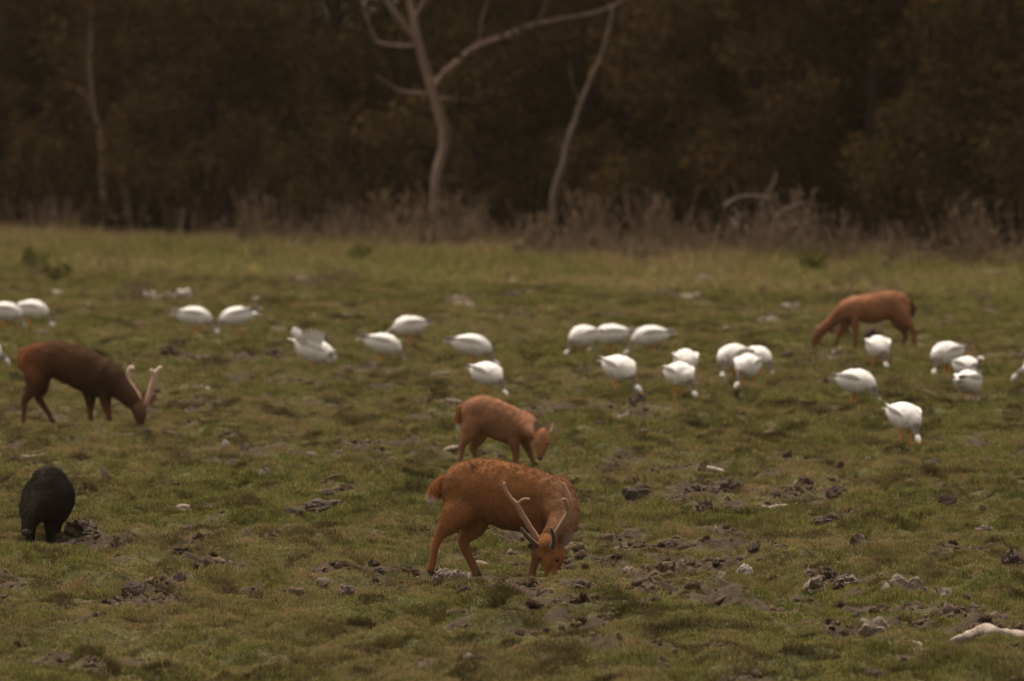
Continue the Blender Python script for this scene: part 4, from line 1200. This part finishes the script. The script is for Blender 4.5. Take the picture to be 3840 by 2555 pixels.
# ------------------------------------------------------------------ clods, stones and driftwood
def clod_mesh(seed, rough=.35, sub=3, spiky=.0):
    import bmesh
    bm = bmesh.new(); bmesh.ops.create_icosphere(bm, subdivisions=sub, radius=.5)
    V = np.array([v.co[:] for v in bm.verts])
    rs = np.random.default_rng(seed); o = rs.uniform(0, 50, 6)
    n = vn(V[:, 0] * 3 + o[0], V[:, 2] * 3 + V[:, 1] * 2.1 + o[1], seed) + .6 * vn(V[:, 1] * 6 + o[2], V[:, 2] * 6 + V[:, 0] * 3 + o[3], seed + 1) + .4 * vn(V[:, 0] * 12 + o[4], V[:, 1] * 12 + V[:, 2] * 9 + o[5], seed + 2)
    n = n + .35 * vn(V[:, 0] * 22 + V[:, 1] * 9 + o[0], V[:, 2] * 22 - V[:, 1] * 14, seed + 3)
    V = V * (1 + rough * n)[:, None]
    V[:, 2] = np.where(V[:, 2] < 0, V[:, 2] * .5, V[:, 2])
    for v, c_ in zip(bm.verts, V): v.co = c_
    me = bpy.data.meshes.new('clod'); bm.to_mesh(me); bm.free()
    me.polygons.foreach_set('use_smooth', np.zeros(len(me.polygons), bool))
    return me
CL = {}
for key, mt in (('p', M_clodp), ('w', M_clodw), ('d', M_clodd), ('r', M_clodr)):
    CL[key] = [clod_mesh(700 + k, .34 if key in 'dr' else .40, 4) for k in range(6)]
    for m_ in CL[key]: m_.materials.append(mt)
LB = {'p': ('dried_clod', 'pale grey dried mud clod lying in the turf', 'clod', 'dried clods in the turf'),
      'w': ('pale_stone', 'small whitish stone lying in the turf', 'stone', 'whitish stones in the turf'),
      'd': ('earth_clod', 'dark brown clod of turned earth in the turf', 'clod', 'dark earth clods in the turf'),
      'r': ('reddish_clod', 'reddish brown clod of earth in the turf', 'clod', 'reddish clods in the turf')}
rc = random.Random(3)
def clod(px, py, w, kind='p', hr=.5, label=None, name=None):
    x, y, ppm = gp(px, py)
    W = w / ppm
    o = link(name or LB[kind][0], rc.choice(CL[kind]), None, None, (x, y, float(H(x, y)) + min(.018, W * hr * .22)))
    o.scale = (W, W * rc.uniform(.7, 1.1), W * hr * 1.75)
    o.rotation_euler = (rc.uniform(-.15, .15), rc.uniform(-.15, .15), rc.choice([0, math.pi]) + rc.uniform(-.4, .4))
    tag(o, label or LB[kind][1], LB[kind][2], LB[kind][3])
    return o
for a in [(3397, 2262, 105, 'p', .75, 'large pale grey rough clod, tallest of the right hand cluster'), (3480, 2258, 75, 'p', .85, 'upright pale clod in the middle of the right hand cluster'),
          (3545, 2262, 100, 'p', .6, 'broad grey clod ending the right hand cluster beside bare earth'), (3340, 2236, 75, 'r', .5), (3325, 2275, 30, 'w', .8),
          (3063, 2236, 85, 'p', .5, 'pale flat topped clod in front of dark broken earth'), (3100, 2195, 85, 'd', .6), (3174, 2200, 75, 'p', .45), (3039, 2163, 45, 'p', .5), (3140, 2232, 50, 'd', .4),
          (3244, 2158, 55, 'p', .6), (2701, 2186, 80, 'p', .65, 'round grey crusted clod left of a bluish white stone'), (2792, 2170, 50, 'w', .6, 'bluish white stone beside a round grey clod'),
          (2350, 2205, 80, 'p', .65, 'pale pointed clod with a tuft of straw on top'), (2468, 2172, 145, 'r', .5, 'wide brown crumbling clod behind the pale pointed clod'), (2468, 2238, 32, 'w', .5), (2650, 2222, 60, 'p', .4), (2837, 2240, 42, 'p', .5),
          (2576, 2205, 75, 'd', .5), (2730, 2218, 30, 'w', .5), (2416, 2084, 140, 'd', .4, 'flat dark slab of earth in the turf right of the stag'), (2340, 2120, 60, 'p', .4),
          (2945, 2032, 58, 'p', .5), (2858, 1784, 75, 'd', .6, 'pointed dark clod beside a pale stick'), (3060, 1709, 42, 'd', .8), (2240, 1792, 75, 'd', .5), (2300, 1786, 90, 'd', .6, 'cluster topping dark clod to the right of the doe'), (2645, 1938, 55, 'd', .9, 'dark lump above a thin upright twig'),
          (3230, 2100, 135, 'd', .5), (3700, 1995, 85, 'p', .45), (3556, 1964, 48, 'w', .45), (3640, 2090, 42, 'p', .6), (3731, 2098, 70, 'd', .6), (3794, 2154, 75, 'd', .8), (3720, 2140, 45, 'p', .5),
          (3272, 2425, 90, 'p', .75, 'pale wedge shaped clod left of the bleached log'), (3592, 2482, 45, 'p', .9, 'small grey clod in front of the bleached log'), (3218, 2352, 55, 'd', .7), (3600, 2356, 40, 'p', .4),
          (986, 1970, 115, 'r', .45, 'speckled reddish clod lying alone in open turf'), (659, 1928, 100, 'p', .25), (1213, 1938, 110, 'd', .3), (770, 1930, 55, 'p', .35), (309, 2045, 115, 'd', .5, 'dark mound of earth beside the boar'),
          (607, 2032, 60, 'd', .5), (590, 2024, 22, 'w', .6), (842, 1708, 24, 'w', 1.3, 'small upright white stone left of a dark clod'), (916, 1706, 65, 'd', .4), (1091, 1740, 58, 'p', .45), (986, 1832, 48, 'p', .6), (1254, 1850, 95, 'd', .5), (1219, 1895, 55, 'd', .5),
          (385, 1784, 40, 'p', .5), (393, 1822, 50, 'd', .6), (655, 1828, 22, 'w', .6), (700, 1736, 55, 'd', .45),
          (1660, 2204, 75, 'p', .6, 'pale rock like clod at the near side of the stag hind feet'), (1730, 2202, 85, 'p', .65, 'pale hollowed clod joined to another near the stag'), (1415, 2205, 42, 'p', .55), (1426, 2152, 26, 'w', .6, 'tiny bright white stone left of the stag'), (1297, 2265, 52, 'p', .65), (1319, 2150, 72, 'd', .6), (1564, 2298, 36, 'p', .9),
          (2088, 2300, 36, 'p', .9), (2130, 2305, 45, 'd', .5), (1873, 2100, 65, 'p', .45), (2050, 2552, 70, 'p', .6), (1960, 2545, 50, 'd', .5), (2040, 2255, 60, 'd', .4), (2150, 2245, 110, 'd', .35), (2000, 2120, 60, 'd', .5),
          (1680, 2535, 60, 'd', .4), (1850, 2500, 45, 'p', .5), (1230, 2190, 60, 'r', .7), (1420, 2170, 40, 'd', .5), (1210, 2225, 45, 'p', .5), (1040, 2250, 60, 'p', .4), (800, 2230, 90, 'd', .5), (985, 2245, 85, 'd', .5),
          (500, 2290, 80, 'd', .6), (580, 2165, 30, 'w', .5), (770, 2170, 70, 'd', .5), (1160, 2340, 50, 'p', .4), (700, 2060, 70, 'd', .4), (830, 2052, 75, 'r', .35), (1230, 2040, 60, 'd', .4), (1250, 2062, 24, 'p', .5),
          (215, 1106, 42, 'w', .5), (525, 1116, 35, 'w', .6), (560, 1122, 40, 'w', .5), (690, 1122, 42, 'w', .45), (640, 1118, 35, 'p', .5), (425, 1126, 28, 'w', .5), (600, 1124, 32, 'p', .5), (278, 1160, 45, 'p', .3), (330, 1170, 25, 'w', .8), (605, 1170, 28, 'w', .5), (730, 1180, 55, 'p', .4), (548, 1228, 26, 'p', .5),
          (965, 1138, 42, 'w', .6, 'whitish stone atop grey clods above the ruffled goose'), (980, 1180, 55, 'p', .6), (940, 1192, 48, 'p', .5), (845, 1168, 28, 'p', .5), (400, 1345, 30, 'w', .6), (755, 1492, 72, 'p', .35, 'flat pale clod in grass below the dark stag head'), (560, 1348, 50, 'p', .5), (520, 1345, 40, 'd', .6), (640, 1355, 60, 'd', .5), (700, 1360, 55, 'd', .5), (760, 1352, 50, 'p', .45), (800, 1360, 45, 'd', .5),
          (585, 1660, 40, 'd', .5), (1020, 1650, 60, 'd', .35), (925, 1505, 22, 'w', .4), (1035, 1348, 60, 'd', .4), (1350, 1356, 45, 'd', .5), (1400, 1392, 75, 'd', .5), (1580, 1372, 60, 'd', .5), (1310, 1415, 36, 'p', .4), (1360, 1480, 32, 'p', .5),
          (1175, 1212, 36, 'p', .5), (1290, 1215, 30, 'w', .4), (1340, 1200, 45, 'p', .4), (1670, 1212, 50, 'p', .4), (1980, 1110, 28, 'w', .7), (2295, 1140, 40, 'p', .4), (1875, 1160, 30, 'p', .4), (2270, 1242, 28, 'w', .6), (2560, 1232, 28, 'w', .5), (2860, 1260, 32, 'p', .6), (2900, 1275, 36, 'p', .4), (2880, 1215, 80, 'p', .3), (2960, 1370, 60, 'd', .4),
          (2345, 1572, 62, 'p', .6, 'pale clod of a pair below the big goose'), (2390, 1560, 55, 'd', .8), (2500, 1566, 42, 'p', .7), (2195, 1430, 62, 'd', .35), (2395, 1495, 30, 'p', .6), (2700, 1460, 30, 'p', .4), (2770, 1565, 30, 'p', .5), (2920, 1390, 40, 'd', .4),
          (3068, 1398, 26, 'w', .8, 'white pebble standing out below the far deer'), (3108, 1365, 30, 'w', .6), (3140, 1350, 55, 'p', .7), (3165, 1348, 25, 'w', .6), (2965, 1365, 40, 'p', .6), (3220, 1432, 32, 'p', .6), (3360, 1395, 28, 'p', .4), (3360, 1540, 40, 'p', .7), (3655, 1592, 38, 'w', .6), (2975, 1445, 35, 'd', .6), (3540, 1440, 40, 'd', .5), (3120, 1580, 22, 'p', .5), (3270, 1620, 28, 'p', .4), (3250, 1710, 30, 'w', .5), (2890, 1622, 50, 'p', .4), (3825, 1595, 25, 'p', .4),
          (1985, 1690, 45, 'd', .5), (1842, 1728, 34, 'p', .45), (1880, 1740, 30, 'd', .5), (1605, 1668, 30, 'p', .4), (2525, 1680, 60, 'd', .4), (2420, 1640, 30, 'p', .4), (2960, 1758, 30, 'r', .8), (3225, 1755, 32, 'r', .8), (3700, 1728, 32, 'p', .7), (3500, 1770, 55, 'd', .35), (3620, 1780, 75, 'd', .3), (3370, 1905, 36, 'p', .4), (3550, 1905, 60, 'd', .6), (3690, 1950, 40, 'd', .9),
          (2690, 1850, 110, 'd', .4), (2745, 1860, 85, 'd', .6), (2395, 1870, 95, 'd', .5), (2630, 1872, 90, 'd', .4), (2985, 1812, 50, 'p', .3), (2787, 1808, 24, 'w', .6), (3080, 1895, 80, 'd', .5), (3140, 1880, 70, 'd', .5), (3100, 1985, 80, 'd', .5), (2805, 2040, 62, 'r', .45), (2605, 1985, 40, 'p', .3), (2300, 1962, 75, 'p', .5), (2215, 1952, 55, 'd', .6), (2335, 1935, 40, 'p', .5), (3070, 2025, 36, 'r', .4), (3240, 2050, 75, 'd', .5), (2830, 2095, 45, 'd', .6), (2330, 2045, 36, 'd', .5), (2905, 2140, 48, 'p', .4)]:
    clod(*a)
# a sprinkling of further small clods
for k in range(190):
    py = rc.uniform(1320, 2540); px = rc.uniform(20, 3820)
    x, y, ppm = gp(px, py)
    if float(bare(x, y)) < .25 and rc.random() < .6: continue
    clod(px, py, rc.uniform(.04, .12) * ppm, rc.choice('dddddrp'), rc.uniform(.35, .6))

def wood_px(name, label, cat, pts_, mat, group=None, base=None, lift=0.0, forks=()):
    """a stick lying along the ground; pts_: px, py, radius px at the ground"""
    pym = sum(q[1] for q in pts_) / len(pts_)
    x0, y0, ppm0 = gp(pts_[0][0], pym)
    x1 = gp(pts_[-1][0], pym)[0]
    root_z = float(np.mean(H(np.linspace(x0, x1, 7), np.full(7, y0)))) + .012
    def rows(L):
        out = []
        for px, py, rp in L:
            x = (px - 1920.0) / ppm0
            out.append((x - x0, .12 * math.sin(px * .05), (pym - py) / ppm0 * .8 + rp / ppm0 * .75 + lift, rp / ppm0))
        return out
    mb = MB()
    for L in [pts_] + list(forks):
        V, Q, T, t = tube(rows(L), (0, 0, 1), 10, 6)
        V = V + .16 * (np.array(rows(L))[:, 3].mean()) * np.stack([vn(V[:, 0] * 40, V[:, 2] * 50, 161), vn(V[:, 0] * 33, V[:, 2] * 50, 162), vn(V[:, 0] * 30, V[:, 1] * 30, 163)], -1) * 1.1
        mb.add(V, Q, T)
    o = link(name, mb.mesh(name), mat, None, (x0, y0, root_z))
    return tag(o, label, cat, group)
wood_px('driftwood_log', 'thick bleached log running out of the right picture edge', 'log', [(3572, 2440, 8), (3610, 2432, 19), (3655, 2424, 23), (3700, 2414, 29), (3745, 2420, 25), (3800, 2428, 22), (3860, 2430, 22), (3960, 2425, 23)], M_pale, lift=.02)
wood_px('thin_branch', 'thin pale branch lying between the wedge shaped clod and bleached log', 'branch', [(3362, 2425, 7), (3400, 2432, 8), (3440, 2440, 10), (3470, 2442, 7)], M_pale)
wood_px('driftwood_stick', 'flat pale stick behind the boar, the one closer to it', 'stick', [(82, 1770, 9), (120, 1758, 10), (160, 1756, 9), (200, 1760, 8), (226, 1766, 4)], M_pale)
wood_px('driftwood_stick', 'pale brown log behind the boar and the flat stick', 'log', [(-10, 1750, 14), (50, 1744, 12), (110, 1740, 11), (165, 1738, 12)], M_brownwood)
wood_px('driftwood_stick', 'straight pale stick lying by the pointed dark clod', 'stick', [(2655, 1782, 11), (2695, 1788, 10), (2735, 1794, 7)], M_pale)
wood_px('driftwood_stick', 'pale curved stick lying in the turf like a shallow bow', 'stick', [(2860, 1930, 8), (2885, 1938, 7), (2910, 1936, 8), (2950, 1930, 8)], M_pale)
wood_px('driftwood_stick', 'grey stick slanting up behind the doe hind legs', 'stick', [(1662, 1728, 10), (1690, 1716, 11), (1712, 1702, 8)], M_pale)
wood_px('driftwood_stick', 'weathered log lying just behind the doe rump', 'log', [(1635, 1540, 9), (1670, 1536, 12), (1700, 1534, 14), (1735, 1536, 10)], M_brownwood)
wood_px('driftwood_stick', 'long thin pale branch lying in grass between the left geese', 'branch', [(1520, 1462, 5), (1560, 1446, 7), (1600, 1432, 6), (1640, 1420, 5), (1685, 1418, 6)], M_pale)
wood_px('driftwood_stick', 'brown rotten branch lying between the stag legs', 'branch', [(1795, 2110, 16), (1830, 2124, 17), (1862, 2138, 15), (1898, 2152, 9)], M_brownwood)
wood_px('driftwood_stick', 'short twiggy dead wood at the stag hind foot', 'branch', [(1640, 2142, 8), (1670, 2134, 10), (1700, 2128, 8), (1725, 2126, 4)], M_brownwood)
wood_px('driftwood_stick', 'grey stick poking out behind the goose with the striped head', 'stick', [(2590, 1482, 8), (2620, 1483, 8), (2652, 1486, 5)], M_brownwood)
wood_px('driftwood_stick', 'pale branch in rough grass in the middle of the clearing edge', 'branch', [(1795, 1076, 5), (1850, 1066, 6), (1900, 1056, 8), (1932, 1048, 10)], M_pale)
wood_px('driftwood_log', 'pale fallen log at the shaded wood edge behind the far deer', 'log', [(3640, 1058, 5), (3690, 1050, 7), (3735, 1056, 13), (3786, 1058, 15)], M_pale, forks=[[(3645, 1054, 5), (3690, 1042, 6), (3720, 1044, 4)]], lift=.1)
wood_px('driftwood_stick', 'twig lying over a dark clod left of the stag', 'twig', [(1215, 1842, 3), (1250, 1828, 3), (1285, 1826, 2)], M_brownwood, lift=.05)

def upright(name, label, pts_, base, mat, cat='twig'):
    return traced_tree(name, label, [pts_], base, mat, None, cat, seed=int(base[0]))
upright('upright_twig', 'thin pale twig standing upright below a dark lump', [(2694, 2046, 3.5), (2690, 2010, 3.5), (2684, 1985, 3), (2678, 1972, 2)], (2694, 2046), M_pale)
upright('upright_twig', 'short whitish twig standing left behind the stag tail', [(1508, 1996, 5), (1498, 1970, 4), (1490, 1945, 2)], (1508, 1996), M_pale)
x0, y0, ppm = gp(2150, 1755)
wd = brush_mesh(900, .26, .22, 9, .0028, .7); wd.materials.append(M_barkd)
o = link('dry_weed', wd, None, None, (x0, y0, float(H(x0, y0)))); tag(o, 'thin dark dry weed standing beside the doe face', 'weed')
for k, (px, py) in enumerate(((960, 915), (2090 + 310, 890), (2420, 985), (205, 1075), (110, 1020), (1350 + 10, 1000), (3060, 1040))):
    x0, y0, ppm = gp(px, py)
    st, lf = shrub_mesh(950 + k, .35, .3, 160, .09)
    root = empty('green_weed', (x0, y0, float(H(x0, y0)))); tag(root, 'low bright green leafy weed growing in the rough grass', 'weed', 'green weeds by the wood')
    link('stem', st, M_twig, root); link('foliage', lf, M_weed, root)

weedv = [brush_mesh(930 + k, .30, .35, 26, .005, .6) for k in range(3)]
for m_ in weedv: m_.materials.append(M_twig)
for k in range(46):
    py = 985 + 165 * rc.random() ** 1.3; px = rc.uniform(10, 3830)
    x0, y0, ppm = gp(px, py)
    o = link('dry_weed', weedv[k % 3], None, None, (x0, y0, float(H(x0, y0))))
    q = rc.uniform(.6, 1.5); o.scale = (q, q, q * rc.uniform(.6, 1.2)); o.rotation_euler = (0, 0, rc.uniform(0, 6.28))
    tag(o, 'tuft of dry brown weed stalks in the rough far grass', 'weed', 'dry weeds in the far grass')
for k in range(60):
    py = rc.uniform(1060, 1330); px = rc.uniform(10, 3830)
    clod(px, py, rc.uniform(.10, .26) * gp(px, py)[2], rc.choice('ddrpp'), rc.uniform(.3, .5))

# ------------------------------------------------------------------ thin evening haze round the whole place
bm_v = np.array([(sx, sy, sz_) for sz_ in (-2.0, 16.0) for sy in (-900, 5400) for sx in (-2600, 2600)], float)
hz = mesh_np('haze', bm_v, np.array([(0, 2, 3, 1), (4, 5, 7, 6), (0, 1, 5, 4), (2, 6, 7, 3), (0, 4, 6, 2), (1, 3, 7, 5)]), False)
M_haze = bpy.data.materials.new('haze'); M_haze.use_nodes = True
nt = M_haze.node_tree; nt.nodes.remove(nt.nodes['Principled BSDF'])
pv = nt.nodes.new('ShaderNodeVolumePrincipled')
pv.inputs['Color'].default_value = (1.0, 0.80, 0.58, 1)
pv.inputs['Density'].default_value = 0.00006
nt.links.new(pv.outputs[0], nt.nodes['Material Output'].inputs['Volume'])
tag(link('haze', hz, M_haze), 'thin pale haze hanging over the clearing and wood', 'haze', kind='stuff')
